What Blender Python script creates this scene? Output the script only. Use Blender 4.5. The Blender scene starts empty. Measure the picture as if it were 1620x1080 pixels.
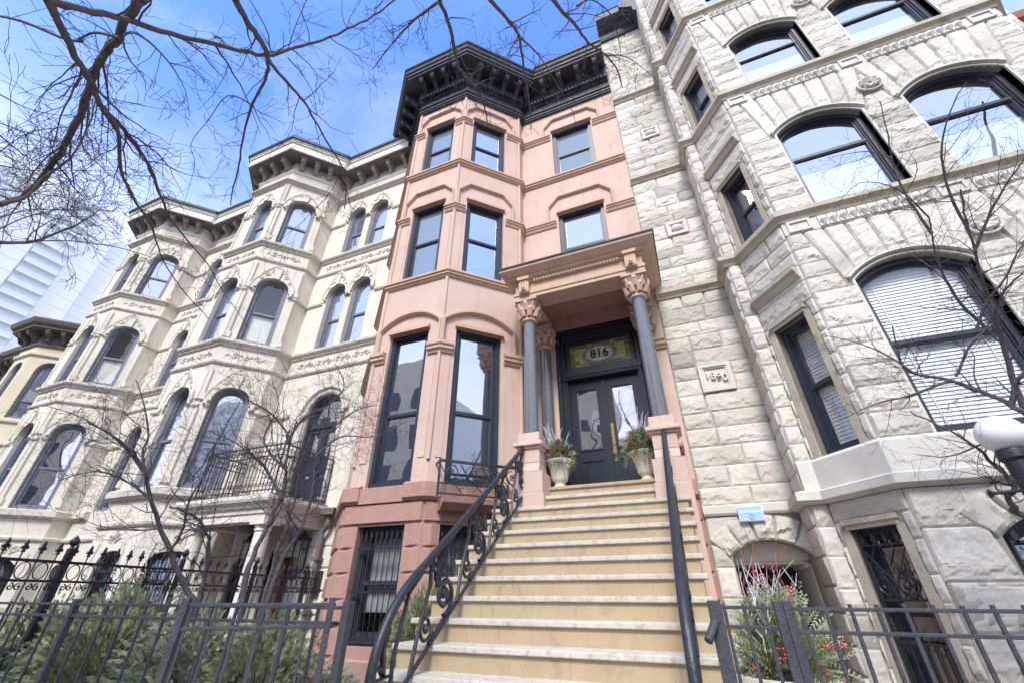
import bpy, bmesh, math, random
from mathutils import Vector, Matrix, noise
C = bpy.context.scene.collection
sc = bpy.context.scene
PI = math.pi
G = -1.1                                   # ground level; the camera is the origin
# ---------------------------------------------------------------- camera
FPX = 663.0
pit, yaw, rol = [math.radians(a) for a in (31.24, 22.1, 0.147)]
FW = Vector((-math.sin(yaw)*math.cos(pit), math.cos(yaw)*math.cos(pit), math.sin(pit)))
RT0 = Vector((math.cos(yaw), math.sin(yaw), 0)); UP0 = RT0.cross(FW)
RT = RT0*math.cos(rol)+UP0*math.sin(rol); UP = UP0*math.cos(rol)-RT0*math.sin(rol)
cd = bpy.data.cameras.new('camera'); cam = bpy.data.objects.new('camera', cd); C.objects.link(cam)
cd.sensor_width = 36; cd.lens = FPX/1620*36; cd.clip_start = .02; cd.clip_end = 2000
cam.matrix_world = Matrix(((RT.x, UP.x, -FW.x, 0), (RT.y, UP.y, -FW.y, 0), (RT.z, UP.z, -FW.z, 0), (0, 0, 0, 1)))
sc.camera = cam
def at(px, py, d):                          # a measured image direction at a real distance (m)
    v = RT*(px-810)-UP*(py-540)+FW*FPX
    return v.normalized()*d
def aty(px, py, y):
    v = RT*(px-810)-UP*(py-540)+FW*FPX
    return v*(y/v.y)
# ---------------------------------------------------------------- world, sun, exposure
SUN_EL, SUN_AZ = math.radians(48), math.radians(170.5)   # azimuth clockwise from +Y
W = bpy.data.worlds.new('World'); sc.world = W; W.use_nodes = True
nt = W.node_tree; nt.nodes.clear(); N = nt.nodes; Lk = nt.links.new
out = N.new('ShaderNodeOutputWorld'); bg = N.new('ShaderNodeBackground'); bg.inputs[1].default_value = 0.15
sky = N.new('ShaderNodeTexSky'); sky.sky_type = 'NISHITA'; sky.sun_disc = False
sky.sun_elevation = SUN_EL; sky.sun_rotation = SUN_AZ; sky.air_density = 1.0; sky.dust_density = 1.2; sky.ozone_density = 2.5
tc = N.new('ShaderNodeTexCoord'); mp = N.new('ShaderNodeMapping'); mp.inputs['Scale'].default_value = (1.0, 2.2, 3.6); mp.inputs['Rotation'].default_value = (0.2, .5, .7)
nz = N.new('ShaderNodeTexNoise'); nz.inputs['Scale'].default_value = 1.6; nz.inputs['Detail'].default_value = 8; nz.inputs['Roughness'].default_value = .62; nz.inputs['Distortion'].default_value = .6
sep = N.new('ShaderNodeSeparateXYZ'); rp = N.new('ShaderNodeValToRGB')
rp.color_ramp.elements[0].position = .47; rp.color_ramp.elements[0].color = (0, 0, 0, 1)
rp.color_ramp.elements[1].position = .86; rp.color_ramp.elements[1].color = (1, 1, 1, 1)
lo = N.new('ShaderNodeMapRange'); lo.inputs[1].default_value = .34; lo.inputs[2].default_value = .78; lo.inputs[3].default_value = .95; lo.inputs[4].default_value = .0; lo.interpolation_type = 'SMOOTHSTEP'
ad = N.new('ShaderNodeMath'); ad.operation = 'MULTIPLY_ADD'; ad.inputs[1].default_value = .42; ad.use_clamp = True
mx = N.new('ShaderNodeMix'); mx.data_type = 'RGBA'; mx.inputs[7].default_value = (3.0, 3.2, 3.75, 1)
Lk(tc.outputs['Generated'], mp.inputs[0]); Lk(mp.outputs[0], nz.inputs['Vector']); Lk(nz.outputs[0], rp.inputs[0])
Lk(tc.outputs['Generated'], sep.inputs[0]); Lk(sep.outputs[2], lo.inputs[0])
sy = N.new('ShaderNodeMapRange'); sy.inputs[1].default_value = .05; sy.inputs[2].default_value = -.75; sy.inputs[3].default_value = 0; sy.inputs[4].default_value = .5; Lk(sep.outputs[1], sy.inputs[0])   # the sky is paler on the sun's side
cm = N.new('ShaderNodeMix'); cm.data_type = 'RGBA'; cm.inputs[6].default_value = (2.7, 2.9, 3.45, 1); cm.inputs[7].default_value = (3.9, 3.95, 4.15, 1); Lk(sy.outputs[0], cm.inputs[0]); Lk(cm.outputs[2], mx.inputs[7])
mxx = N.new('ShaderNodeMath'); mxx.operation = 'MAXIMUM'; Lk(sy.outputs[0], mxx.inputs[0]); Lk(lo.outputs[0], mxx.inputs[1])
Lk(rp.outputs[0], ad.inputs[0]); Lk(mxx.outputs[0], ad.inputs[2]); Lk(ad.outputs[0], mx.inputs[0])
tint = N.new('ShaderNodeMix'); tint.data_type = 'RGBA'; tint.blend_type = 'MULTIPLY'; tint.inputs[0].default_value = 1; tint.inputs[7].default_value = (.50, .68, 1.06, 1)
cap = N.new('ShaderNodeVectorMath'); cap.operation = 'MINIMUM'; cap.inputs[1].default_value = (3.6, 3.9, 4.8); Lk(sky.outputs[0], cap.inputs[0]); Lk(cap.outputs[0], tint.inputs[6]); Lk(tint.outputs[2], mx.inputs[6]); Lk(mx.outputs[2], bg.inputs[0]); Lk(bg.outputs[0], out.inputs[0])
sl = bpy.data.lights.new('sun', 'SUN'); sl.energy = 1.35; sl.angle = math.radians(16); sl.color = (1, .96, .90)
so = bpy.data.objects.new('sun', sl); C.objects.link(so)
sd = Vector((math.sin(SUN_AZ)*math.cos(SUN_EL), math.cos(SUN_AZ)*math.cos(SUN_EL), math.sin(SUN_EL)))
so.rotation_euler = sd.to_track_quat('Z', 'Y').to_euler(); so.location = (0, 0, 60)
sc.view_settings.view_transform = 'Standard'; sc.view_settings.look = 'None'; sc.view_settings.exposure = 1.72; sc.view_settings.gamma = 1
try:
    sc.cycles.max_bounces = 8; sc.cycles.transparent_max_bounces = 16; sc.cycles.caustics_reflective = False; sc.cycles.caustics_refractive = False
    sc.cycles.use_denoising = True
except Exception: pass
# ---------------------------------------------------------------- helpers
class Fr:                                   # a facade frame: x along the wall, y into the wall, z up
    def __init__(s, p0, p1):
        a, b = Vector((*p0, 0)), Vector((*p1, 0)); s.p = a; s.L = (b-a).length; s.t = (b-a)/s.L; s.i = Vector((-s.t.y, s.t.x, 0))
    def __call__(s, x, y, z): v = s.p+s.t*x+s.i*y; return (v.x, v.y, z)
ID = lambda x, y, z: (x, y, z)
class M:
    def __init__(s, fr=None): s.v = []; s.f = []; s.fr = fr or ID; s.mk = []
    def mark(s): s.mk.append((len(s.v), len(s.f))); return s
    def add(s, vs, fs, raw=False):
        n = len(s.v); s.v.extend([tuple(v) for v in vs] if raw else [s.fr(*v) for v in vs]); s.f.extend([tuple(n+i for i in f) for f in fs]); return s
    def box(s, x0, x1, y0, y1, z0, z1):
        return s.add([(x0, y0, z0), (x1, y0, z0), (x1, y1, z0), (x0, y1, z0), (x0, y0, z1), (x1, y0, z1), (x1, y1, z1), (x0, y1, z1)],
              [(0, 3, 2, 1), (4, 5, 6, 7), (0, 1, 5, 4), (1, 2, 6, 5), (2, 3, 7, 6), (3, 0, 4, 7)])
    def prism(s, poly, a, b, ax='y'):       # poly CCW seen from the front, extruded along ax from a to b
        n = len(poly)
        g = {'y': lambda p, q: (p[0], q, p[1]), 'x': lambda p, q: (q, p[0], p[1]), 'z': lambda p, q: (p[0], p[1], q)}[ax]
        vs = [g(p, a) for p in poly]+[g(p, b) for p in poly]
        fs = [tuple(range(n)), tuple(range(2*n-1, n-1, -1))]+[(i, n+i, n+(i+1) % n, (i+1) % n) for i in range(n)]
        if ax != 'y': fs = [tuple(reversed(f)) for f in fs]
        return s.add(vs, fs)
    def ring(s, A, B, y0, y1):
        n = len(A); vs = [(p[0], y0, p[1]) for p in A]+[(p[0], y0, p[1]) for p in B]+[(p[0], y1, p[1]) for p in A]+[(p[0], y1, p[1]) for p in B]
        fs = []
        for i in range(n):
            j = (i+1) % n
            fs += [(i, j, n+j, n+i), (n+i, n+j, 3*n+j, 3*n+i), (j, i, 2*n+i, 2*n+j)]
        return s.add(vs, fs)
    def tube(s, pts, r, n=6, cap=True, raw=False, flat=None):
        P = [Vector(p) for p in pts]; m = len(P)
        if m < 2: return s
        R = r if isinstance(r, (list, tuple)) else [r]*m
        up = None; vs = []; fs = []
        for i in range(m):
            d = (P[min(i+1, m-1)]-P[max(i-1, 0)])
            if d.length < 1e-9: d = Vector((0, 0, 1))
            d.normalize()
            if up is None:
                up = Vector((0, 0, 1)) if abs(d.z) < .9 else Vector((1, 0, 0))
            up = (up-d*up.dot(d))
            if up.length < 1e-6: up = d.orthogonal()
            up.normalize(); sd_ = d.cross(up)
            for k in range(n):
                a = 2*PI*k/n+PI/n
                vs.append(P[i]+(up*math.cos(a)+sd_*math.sin(a))*R[i])
        for i in range(m-1):
            for k in range(n):
                fs.append((i*n+k, i*n+(k+1) % n, (i+1)*n+(k+1) % n, (i+1)*n+k))
        if cap: fs += [tuple(range(n-1, -1, -1)), tuple(range((m-1)*n, m*n))]
        return s.add(vs, fs, raw)
    def lathe(s, prof, cx, cy, n=20, flute=None, cap=True):
        vs = []; fs = []; m = len(prof)
        for r, z in prof:
            for k in range(n):
                a = 2*PI*k/n; q = r*(flute(k, z) if flute else 1)
                vs.append((cx+q*math.cos(a), cy+q*math.sin(a), z))
        for i in range(m-1):
            for k in range(n): fs.append((i*n+k, i*n+(k+1) % n, (i+1)*n+(k+1) % n, (i+1)*n+k))
        if cap: fs += [tuple(range(n-1, -1, -1)), tuple(range((m-1)*n, m*n))]
        return s.add(vs, fs)
    def mould(s, path, prof, z=0):          # world plan path left->right, profile (outward, height) closed loop
        n = len(path); m = len(prof); vs = []
        for i, (x, y) in enumerate(path):
            ds = []
            if i > 0: ds.append((Vector(path[i])-Vector(path[i-1])).normalized())
            if i < n-1: ds.append((Vector(path[i+1])-Vector(path[i])).normalized())
            ns = [Vector((d.y, -d.x)) for d in ds]
            b = ns[0] if len(ns) == 1 else (ns[0]+ns[1])/max(.25, 1+ns[0].dot(ns[1]))
            for o, h in prof: vs.append((x+b.x*o, y+b.y*o, z+h))
        fs = []
        for i in range(n-1):
            for k in range(m): fs.append((i*m+k, i*m+(k+1) % m, (i+1)*m+(k+1) % m, (i+1)*m+k))
        fs += [tuple(range(m-1, -1, -1)), tuple(range((n-1)*m, n*m))]
        return s.add(vs, fs, True)
def obj(name, m, mat, parent=None, smooth=False, recalc=True, bevel=0):
    me = bpy.data.meshes.new(name); me.from_pydata(m.v, [], m.f)
    if recalc:
        bm = bmesh.new(); bm.from_mesh(me); bmesh.ops.recalc_face_normals(bm, faces=bm.faces); bm.to_mesh(me); bm.free()
    me.materials.append(mat)
    if smooth:
        me.polygons.foreach_set('use_smooth', [True]*len(me.polygons))
        try: me.set_sharp_from_angle(angle=math.radians(38))
        except Exception: pass
    o = bpy.data.objects.new(name, me); C.objects.link(o)
    if bevel:
        b = o.modifiers.new('bevel', 'BEVEL'); b.width = bevel; b.segments = 2; b.limit_method = 'ANGLE'
    if parent: par(o, parent)
    return o
def parts(name, m, mat, parent, **kw):      # every marked piece of m becomes an object of its own
    mk = m.mk+[(len(m.v), len(m.f))]
    for (a, c), (b, d) in zip(mk, mk[1:]):
        if b > a:
            q = M(); q.v = m.v[a:b]; q.f = [tuple(i-a for i in f) for f in m.f[c:d]]; o = obj(name, q, mat, parent, **kw)
    return o
def par(o, p):
    o.parent = p
    if p.type == 'EMPTY' and not p.parent: o.matrix_parent_inverse = Matrix.Translation(-Vector(p.location))
def thing(name, label, cat, loc=(0, 0, G), group=None):
    o = bpy.data.objects.new(name, None); o.empty_display_size = .2; C.objects.link(o); o.location = loc
    o['label'] = label; o['category'] = cat
    if group: o['group'] = group
    return o
def tag(o, label, cat, group=None):
    o['label'] = label; o['category'] = cat
    if group: o['group'] = group
    return o
def kind(o, k): o['kind'] = k; return o
# ---------------------------------------------------------------- materials
def nodes(name):
    m = bpy.data.materials.new(name); m.use_nodes = True; t = m.node_tree
    return m, t, t.nodes['Principled BSDF']
def c4(c): return (c[0], c[1], c[2], 1)
def mat(name, a, b=None, rough=.75, scale=3, bump=.15, bscale=40, metal=0, streak=0, spec=.35, detail=6, dirt=None, dirtpos=.55, bdist=.01, dscale=1.7, run=None, runamt=.55):
    m, t, p = nodes(name); N = t.nodes; L = t.links.new
    p.inputs['Roughness'].default_value = rough; p.inputs['Metallic'].default_value = metal
    p.inputs['Specular IOR Level'].default_value = spec
    g = N.new('ShaderNodeNewGeometry'); b = b or a
    n1 = N.new('ShaderNodeTexNoise'); n1.inputs['Scale'].default_value = scale; n1.inputs['Detail'].default_value = detail; n1.inputs['Roughness'].default_value = .65
    L(g.outputs['Position'], n1.inputs['Vector'])
    r = N.new('ShaderNodeValToRGB'); r.color_ramp.elements[0].position = .32; r.color_ramp.elements[1].position = .7
    r.color_ramp.elements[0].color = c4(a); r.color_ramp.elements[1].color = c4(b); L(n1.outputs[0], r.inputs[0])
    col = r.outputs[0]
    if dirt:
        mpn = N.new('ShaderNodeMapping'); mpn.inputs['Scale'].default_value = (2.2, 2.2, streak or .5)
        n2 = N.new('ShaderNodeTexNoise'); n2.inputs['Scale'].default_value = dscale; n2.inputs['Detail'].default_value = 9; n2.inputs['Roughness'].default_value = .7
        L(g.outputs['Position'], mpn.inputs[0]); L(mpn.outputs[0], n2.inputs['Vector'])
        r2 = N.new('ShaderNodeValToRGB'); r2.color_ramp.elements[0].position = dirtpos; r2.color_ramp.elements[1].position = min(.98, dirtpos+.2)
        L(n2.outputs[0], r2.inputs[0]); x = N.new('ShaderNodeMix'); x.data_type = 'RGBA'; L(r2.outputs[0], x.inputs[0]); L(col, x.inputs[6]); x.inputs[7].default_value = c4(dirt); col = x.outputs[2]
    if run:                                 # rain runs and soot: thin vertical streaks
        mr = N.new('ShaderNodeMapping'); mr.inputs['Scale'].default_value = (6.5, 6.5, .28); n4 = N.new('ShaderNodeTexNoise'); n4.inputs['Scale'].default_value = 1.5; n4.inputs['Detail'].default_value = 8; n4.inputs['Roughness'].default_value = .75
        L(g.outputs['Position'], mr.inputs[0]); L(mr.outputs[0], n4.inputs['Vector']); r4 = N.new('ShaderNodeValToRGB'); r4.color_ramp.elements[0].position = .54; r4.color_ramp.elements[1].position = .74; r4.color_ramp.elements[1].color = (runamt, runamt, runamt, 1)
        L(n4.outputs[0], r4.inputs[0]); x4 = N.new('ShaderNodeMix'); x4.data_type = 'RGBA'; L(r4.outputs[0], x4.inputs[0]); L(col, x4.inputs[6]); x4.inputs[7].default_value = c4(run); col = x4.outputs[2]
    L(col, p.inputs['Base Color'])
    if bump:
        n3 = N.new('ShaderNodeTexNoise'); n3.inputs['Scale'].default_value = bscale; n3.inputs['Detail'].default_value = 5; L(g.outputs['Position'], n3.inputs['Vector'])
        bp = N.new('ShaderNodeBump'); bp.inputs['Strength'].default_value = bump; bp.inputs['Distance'].default_value = bdist; L(n3.outputs[0], bp.inputs['Height']); L(bp.outputs[0], p.inputs['Normal'])
    return m
def glass(name, base, fac=.5, transp=False, wav=.02, ior=1.6):
    m, t, p = nodes(name); N = t.nodes; L = t.links.new; N.remove(p)
    o = N['Material Output']; g = N.new('ShaderNodeBsdfGlossy'); g.inputs['Roughness'].default_value = .01; g.inputs['Color'].default_value = (.9, .93, 1, 1)
    d = N.new('ShaderNodeBsdfTransparent') if transp else N.new('ShaderNodeBsdfDiffuse'); d.inputs['Color'].default_value = c4(base)
    fz = N.new('ShaderNodeFresnel'); fz.inputs['IOR'].default_value = ior; ma = N.new('ShaderNodeMath'); ma.operation = 'ADD'; ma.use_clamp = True; ma.inputs[1].default_value = fac; L(fz.outputs[0], ma.inputs[0]); gb = N.new('ShaderNodeNewGeometry'); fr_ = N.new('ShaderNodeMath'); fr_.operation = 'SUBTRACT'; fr_.inputs[0].default_value = 1; L(gb.outputs['Backfacing'], fr_.inputs[1]); mb = N.new('ShaderNodeMath'); mb.operation = 'MULTIPLY'; L(ma.outputs[0], mb.inputs[0]); L(fr_.outputs[0], mb.inputs[1])
    x = N.new('ShaderNodeMixShader'); L((mb if transp else ma).outputs[0], x.inputs[0]); L(d.outputs[0], x.inputs[1]); L(g.outputs[0], x.inputs[2]); L(x.outputs[0], o.inputs[0])
    ge = N.new('ShaderNodeNewGeometry'); n3 = N.new('ShaderNodeTexNoise'); n3.inputs['Scale'].default_value = 1.3; n3.inputs['Detail'].default_value = 1; L(ge.outputs['Position'], n3.inputs['Vector'])
    bp = N.new('ShaderNodeBump'); bp.inputs['Strength'].default_value = wav; bp.inputs['Distance'].default_value = .3; L(n3.outputs[0], bp.inputs['Height']); L(bp.outputs[0], g.inputs['Normal'])
    return m
def stone_mat(name):
    m, t, p = nodes(name); N = t.nodes; L = t.links.new; p.inputs['Roughness'].default_value = .9; p.inputs['Specular IOR Level'].default_value = .2
    g = N.new('ShaderNodeNewGeometry')
    def nz(sc_, det=8, ro=.65, vec=None):
        n = N.new('ShaderNodeTexNoise'); n.inputs['Scale'].default_value = sc_; n.inputs['Detail'].default_value = det; n.inputs['Roughness'].default_value = ro; L(vec or g.outputs['Position'], n.inputs['Vector']); return n
    n1 = nz(1.3); r = N.new('ShaderNodeValToRGB'); e = r.color_ramp.elements; e[0].position = .3; e[0].color = (.55, .518, .445, 1); e[1].position = .66; e[1].color = (.745, .713, .642, 1); L(n1.outputs[0], r.inputs[0])
    at_ = N.new('ShaderNodeAttribute'); at_.attribute_name = 'tone'
    hx = N.new('ShaderNodeMix'); hx.data_type = 'RGBA'; hx.blend_type = 'MULTIPLY'; hx.inputs[0].default_value = 1; L(r.outputs[0], hx.inputs[6]); L(at_.outputs['Color'], hx.inputs[7])
    mpn = N.new('ShaderNodeMapping'); mpn.inputs['Scale'].default_value = (1, 1, .5); L(g.outputs['Position'], mpn.inputs[0])
    n2 = nz(1.1, 10, .72, mpn.outputs[0]); r2 = N.new('ShaderNodeValToRGB'); r2.color_ramp.elements[0].position = .57; r2.color_ramp.elements[1].position = .84; L(n2.outputs[0], r2.inputs[0])
    x = N.new('ShaderNodeMix'); x.data_type = 'RGBA'; L(r2.outputs[0], x.inputs[0]); L(hx.outputs[2], x.inputs[6]); x.inputs[7].default_value = (.30, .29, .27, 1); L(x.outputs[2], p.inputs['Base Color'])
    n3 = nz(14, 10, .75); n4 = nz(70, 4, .6); a = N.new('ShaderNodeMath'); a.operation = 'MULTIPLY_ADD'; a.inputs[1].default_value = .25; L(n4.outputs[0], a.inputs[0]); L(n3.outputs[0], a.inputs[2])
    bp = N.new('ShaderNodeBump'); bp.inputs['Strength'].default_value = .6; bp.inputs['Distance'].default_value = .022; L(a.outputs[0], bp.inputs['Height']); L(bp.outputs[0], p.inputs['Normal'])
    return m
PINK = mat('salmon_painted_stone', (.58, .405, .335), (.63, .475, .405), .78, 1.2, .22, 55, streak=.35, dirt=(.52, .355, .27), dirtpos=.54, run=(.40, .27, .21), runamt=.5)
PINKD = mat('salmon_trim', (.53, .36, .265), (.60, .425, .325), .8, 3, .2, 40, dirt=(.27, .155, .115), dirtpos=.57)
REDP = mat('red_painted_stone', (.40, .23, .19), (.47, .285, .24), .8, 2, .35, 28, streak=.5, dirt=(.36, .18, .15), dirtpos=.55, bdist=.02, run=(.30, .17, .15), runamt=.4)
DARK = mat('dark_cornice_paint', (.028, .031, .045), (.062, .065, .082), .55, 6, .3, 40, dirt=(.14, .125, .12), dirtpos=.66, streak=3)
NAVY = mat('navy_window_paint', (.022, .028, .045), (.03, .038, .06), .4, 8, .05, 60, spec=.5)
DOOR = mat('black_blue_door_paint', (.012, .016, .027), (.018, .023, .037), .28, 6, .06, 30, spec=.6)
GREY = mat('grey_window_paint', (.17, .18, .22), (.22, .23, .27), .6, 8, .05, 60)
CREAM = mat('cream_limestone', (.64, .60, .51), (.74, .70, .61), .85, 1.5, .25, 45, streak=.4, dirt=(.47, .44, .38), dirtpos=.54, run=(.33, .31, .27), runamt=.55)
CREAMT = mat('cream_trim', (.52, .485, .41), (.66, .62, .54), .85, 3, .25, 40, streak=2, dirt=(.24, .225, .195), dirtpos=.56)
CREAML = mat('cream_painted_cornice', (.66, .63, .55), (.74, .71, .63), .6, 3, .1, 40, streak=.4, dirt=(.5, .47, .42), dirtpos=.62)
YELL = mat('pale_yellow_stone', (.62, .55, .41), (.70, .64, .50), .85, 1.5, .2, 40, dirt=(.5, .44, .34), dirtpos=.6)
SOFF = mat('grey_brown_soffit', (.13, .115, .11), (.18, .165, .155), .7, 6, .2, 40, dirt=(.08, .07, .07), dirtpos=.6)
SOFF2 = mat('weathered_scroll_bracket', (.36, .33, .29), (.26, .235, .21), .7, 9, .2, 40)
STONE = stone_mat('rock_faced_limestone')
SMOOTH = mat('dressed_limestone', (.55, .53, .47), (.69, .665, .605), .85, 1.6, .25, 45, streak=.8, dirt=(.33, .305, .26), dirtpos=.56)
BANDM = mat('stained_limestone_moulding', (.42, .37, .28), (.56, .51, .415), .85, 2.5, .25, 40, streak=2, dirt=(.17, .15, .12), dirtpos=.56)
MORT = mat('grey_mortar', (.30, .275, .235), (.36, .335, .29), .95, 5, .2, 60)
RISER = mat('tan_painted_riser', (.415, .315, .20), (.475, .375, .25), .8, 2.5, .2, 50, streak=1.6, dirt=(.32, .24, .155), dirtpos=.53, dscale=2.5, run=(.30, .23, .16), runamt=.5)
TREAD = mat('worn_grey_step_stone', (.52, .48, .41), (.63, .59, .51), .85, 5, .35, 60, streak=2, dirt=(.33, .30, .25), dirtpos=.50, dscale=9)
IRON = mat('black_wrought_iron', (.015, .017, .024), (.03, .032, .042), .42, 14, .35, 70, spec=.55, dirt=(.035, .034, .038), dirtpos=.7, streak=1)
IRONG = mat('weathered_black_fence_iron', (.038, .039, .048), (.07, .07, .082), .6, 20, .6, 80, dirt=(.12, .105, .10), dirtpos=.66, streak=1)
GRAN = mat('polished_grey_granite', (.045, .05, .06), (.27, .28, .30), .10, 130, .0, 50, spec=.7, detail=2)
BARK = mat('grey_brown_bark', (.095, .082, .088), (.18, .155, .16), .95, 14, .8, 45, bdist=.012)
TWIG = mat('dark_twig_bark', (.07, .06, .063), (.125, .108, .11), .95, 10, .3, 60)
YEW = mat('yew_needles', (.15, .18, .085), (.38, .40, .22), .7, 8, 0, spec=.3)
YEW2 = mat('blue_green_juniper_needles', (.15, .20, .12), (.36, .40, .26), .7, 8, 0, spec=.3)
FIR = mat('fir_sprigs', (.12, .15, .045), (.32, .34, .11), .7, 12, 0, spec=.3)
FIRG = mat('silver_fir_sprigs', (.26, .31, .19), (.46, .50, .34), .7, 12, 0, spec=.3)
EUC = mat('eucalyptus_leaves', (.16, .20, .17), (.25, .29, .25), .7, 12, 0)
BERRY = mat('red_berries', (.30, .008, .014), (.42, .018, .026), .3, 30, 0, spec=.5)
WHITEW = mat('white_birch_twigs', (.62, .58, .62), (.75, .72, .74), .7, 20, 0)
REDW = mat('red_dogwood_twigs', (.30, .05, .06), (.4, .09, .09), .6, 20, 0)
URN = mat('white_glazed_urn', (.58, .54, .45), (.72, .68, .59), .5, 8, .1, 40, streak=.6, dirt=(.40, .35, .27), dirtpos=.6)
BRASS = mat('brass', (.22, .16, .075), (.32, .235, .11), .4, 20, .05, 60, metal=.9)
GLOBE = mat('opal_white_globe', (.80, .80, .82), (.84, .84, .86), .2, 3, 0, spec=.5)
MULCH = mat('dark_mulch', (.05, .038, .034), (.13, .105, .095), .95, 25, 1, 30, bdist=.04)
CONC = mat('pavement_concrete', (.36, .35, .33), (.45, .44, .42), .9, 3, .3, 60)
ASPH = mat('asphalt', (.045, .045, .047), (.06, .06, .06), .9, 5, .3, 80)
WHITE = mat('white_paint', (.78, .78, .77), (.82, .82, .81), .6, 3, .05, 40)
BLACK = mat('black_lettering', (.012, .012, .014), (.015, .015, .017), .5, 3, 0)
TOWERM = mat('white_tower_wall', (.78, .79, .81), (.82, .83, .85), .8, .05, 0)
TOWERS = mat('pale_grey_tower_return', (.60, .62, .65), (.66, .68, .71), .8, .05, 0)
TOWERG = mat('tower_blue_glass', (.62, .68, .74), (.70, .75, .80), .4, .2, 0)
SHADE = mat('cream_roller_shade', (.62, .60, .55), (.68, .66, .61), .9, 3, .1, 80)
LACE = mat('sheer_white_curtain', (.36, .38, .40), (.46, .48, .50), .9, 5, .2, 60)
BLIND = mat('white_slat_blind', (.74, .76, .76), (.80, .82, .82), .7, 3, 0)
TANW = mat('varnished_timber', (.36, .25, .11), (.45, .32, .16), .5, 8, .1, 50)
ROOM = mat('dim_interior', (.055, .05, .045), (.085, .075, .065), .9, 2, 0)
REDB = mat('red_brick', (.30, .10, .07), (.36, .13, .09), .9, 4, .2, 40)
REDDOOR = mat('dark_red_timber', (.16, .035, .018), (.22, .055, .028), .4, 10, .1, 40)
SIGNB = mat('pale_blue_sign', (.36, .56, .80), (.38, .58, .82), .4, 3, 0)
SIGND = mat('mid_blue_mark', (.10, .30, .58), (.12, .32, .6), .4, 3, 0)
GL = glass('window_glass', (.035, .045, .07), .52)
GLB = glass('sky_reflecting_window_glass', (.20, .23, .31), .38)
GLC = glass('clear_window_glass', (.92, .95, .95), .08, True, ior=1.35)
GLS = glass('half_shaded_window_glass', (.8, .85, .95), .5, True, ior=1.5)
GLQ = glass('curtained_window_glass', (.17, .22, .26), .09)
GLD = glass('bevelled_door_glass', (.05, .05, .055), .5, wav=.06)
LEADG = [mat('stained_glass_'+n, c, c, .25, 3, 0, spec=.6) for n, c in (('olive', (.30, .30, .06)), ('lime', (.42, .46, .10)), ('gold', (.50, .42, .14)), ('brown', (.16, .12, .05)), ('pale', (.60, .56, .42)), ('rose', (.36, .19, .22)))]
# ---------------------------------------------------------------- wall, window and trim builders
def OP(a, b, z0, zs, rise=0, kind='e'): return dict(a=a, b=b, z0=z0, zs=zs, rise=rise, kind=kind)
def seg(op):                                # circular segment: centre z and radius
    h = (op['b']-op['a'])/2; r = op['rise']; R = (h*h+r*r)/(2*r); return op['zs']+r-R, R
def optop(op, u):
    if not op['rise']: return op['zs']
    c = (op['a']+op['b'])/2; h = (op['b']-op['a'])/2; t = min(1, abs(u-c)/h)
    if op['kind'] == 'e': return op['zs']+op['rise']*max(0, 1-t**2.3)**(1/2.3)
    cz, R = seg(op); return cz+math.sqrt(max(0, R*R-(u-c)**2))
def outl(op, i=0, n=14, ib=None):
    a, b, z0 = op['a']+i, op['b']-i, op['z0']+(i if ib is None else ib)
    if not op['rise']: return [(a, z0), (b, z0), (b, op['zs']-i), (a, op['zs']-i)]
    c = (a+b)/2; P = [(a, z0), (b, z0)]; h = (b-a)/2
    for k in range(n+1):
        if op['kind'] == 'e':
            th = PI*k/n; cx, sx = math.cos(th), math.sin(th); q = 2/2.3
            P.append((c+h*math.copysign(abs(cx)**q, cx), op['zs']+(op['rise']-i)*abs(sx)**q))
        else:
            cz, R = seg(op); R -= i; u = h*(1-2*k/n); P.append((c+u, cz+math.sqrt(max(1e-6, R*R-u*u))))
    return P
def wall(m, u0, u1, z0, z1, ops, reveal=.22, y=0, n=12):
    us = {u0, u1}
    for o in ops:
        us |= {o['a'], o['b']}
        if o['rise']: us |= {o['a']+(o['b']-o['a'])*(.5-.5*math.cos(PI*k/n)) for k in range(1, n)}
    us = sorted(us)
    for ua, ub in zip(us, us[1:]):
        um = (ua+ub)/2; lo = [(z0, z0)]; 
        act = sorted([o for o in ops if o['a'] < um < o['b']], key=lambda o: o['z0'])
        ca = cb = z0
        for o in act:
            if o['z0'] > ca: m.add([(ua, y, ca), (ub, y, cb), (ub, y, o['z0']), (ua, y, o['z0'])], [(0, 1, 2, 3)])
            ca, cb = optop(o, ua), optop(o, ub)
        m.add([(ua, y, ca), (ub, y, cb), (ub, y, z1), (ua, y, z1)], [(0, 1, 2, 3)])
    for o in ops:
        P = outl(o, 0, 16); k = len(P)
        m.add([(p[0], y, p[1]) for p in P]+[(p[0], y+reveal, p[1]) for p in P], [(i, (i+1) % k, k+(i+1) % k, k+i) for i in range(k)])
    return m
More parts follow.
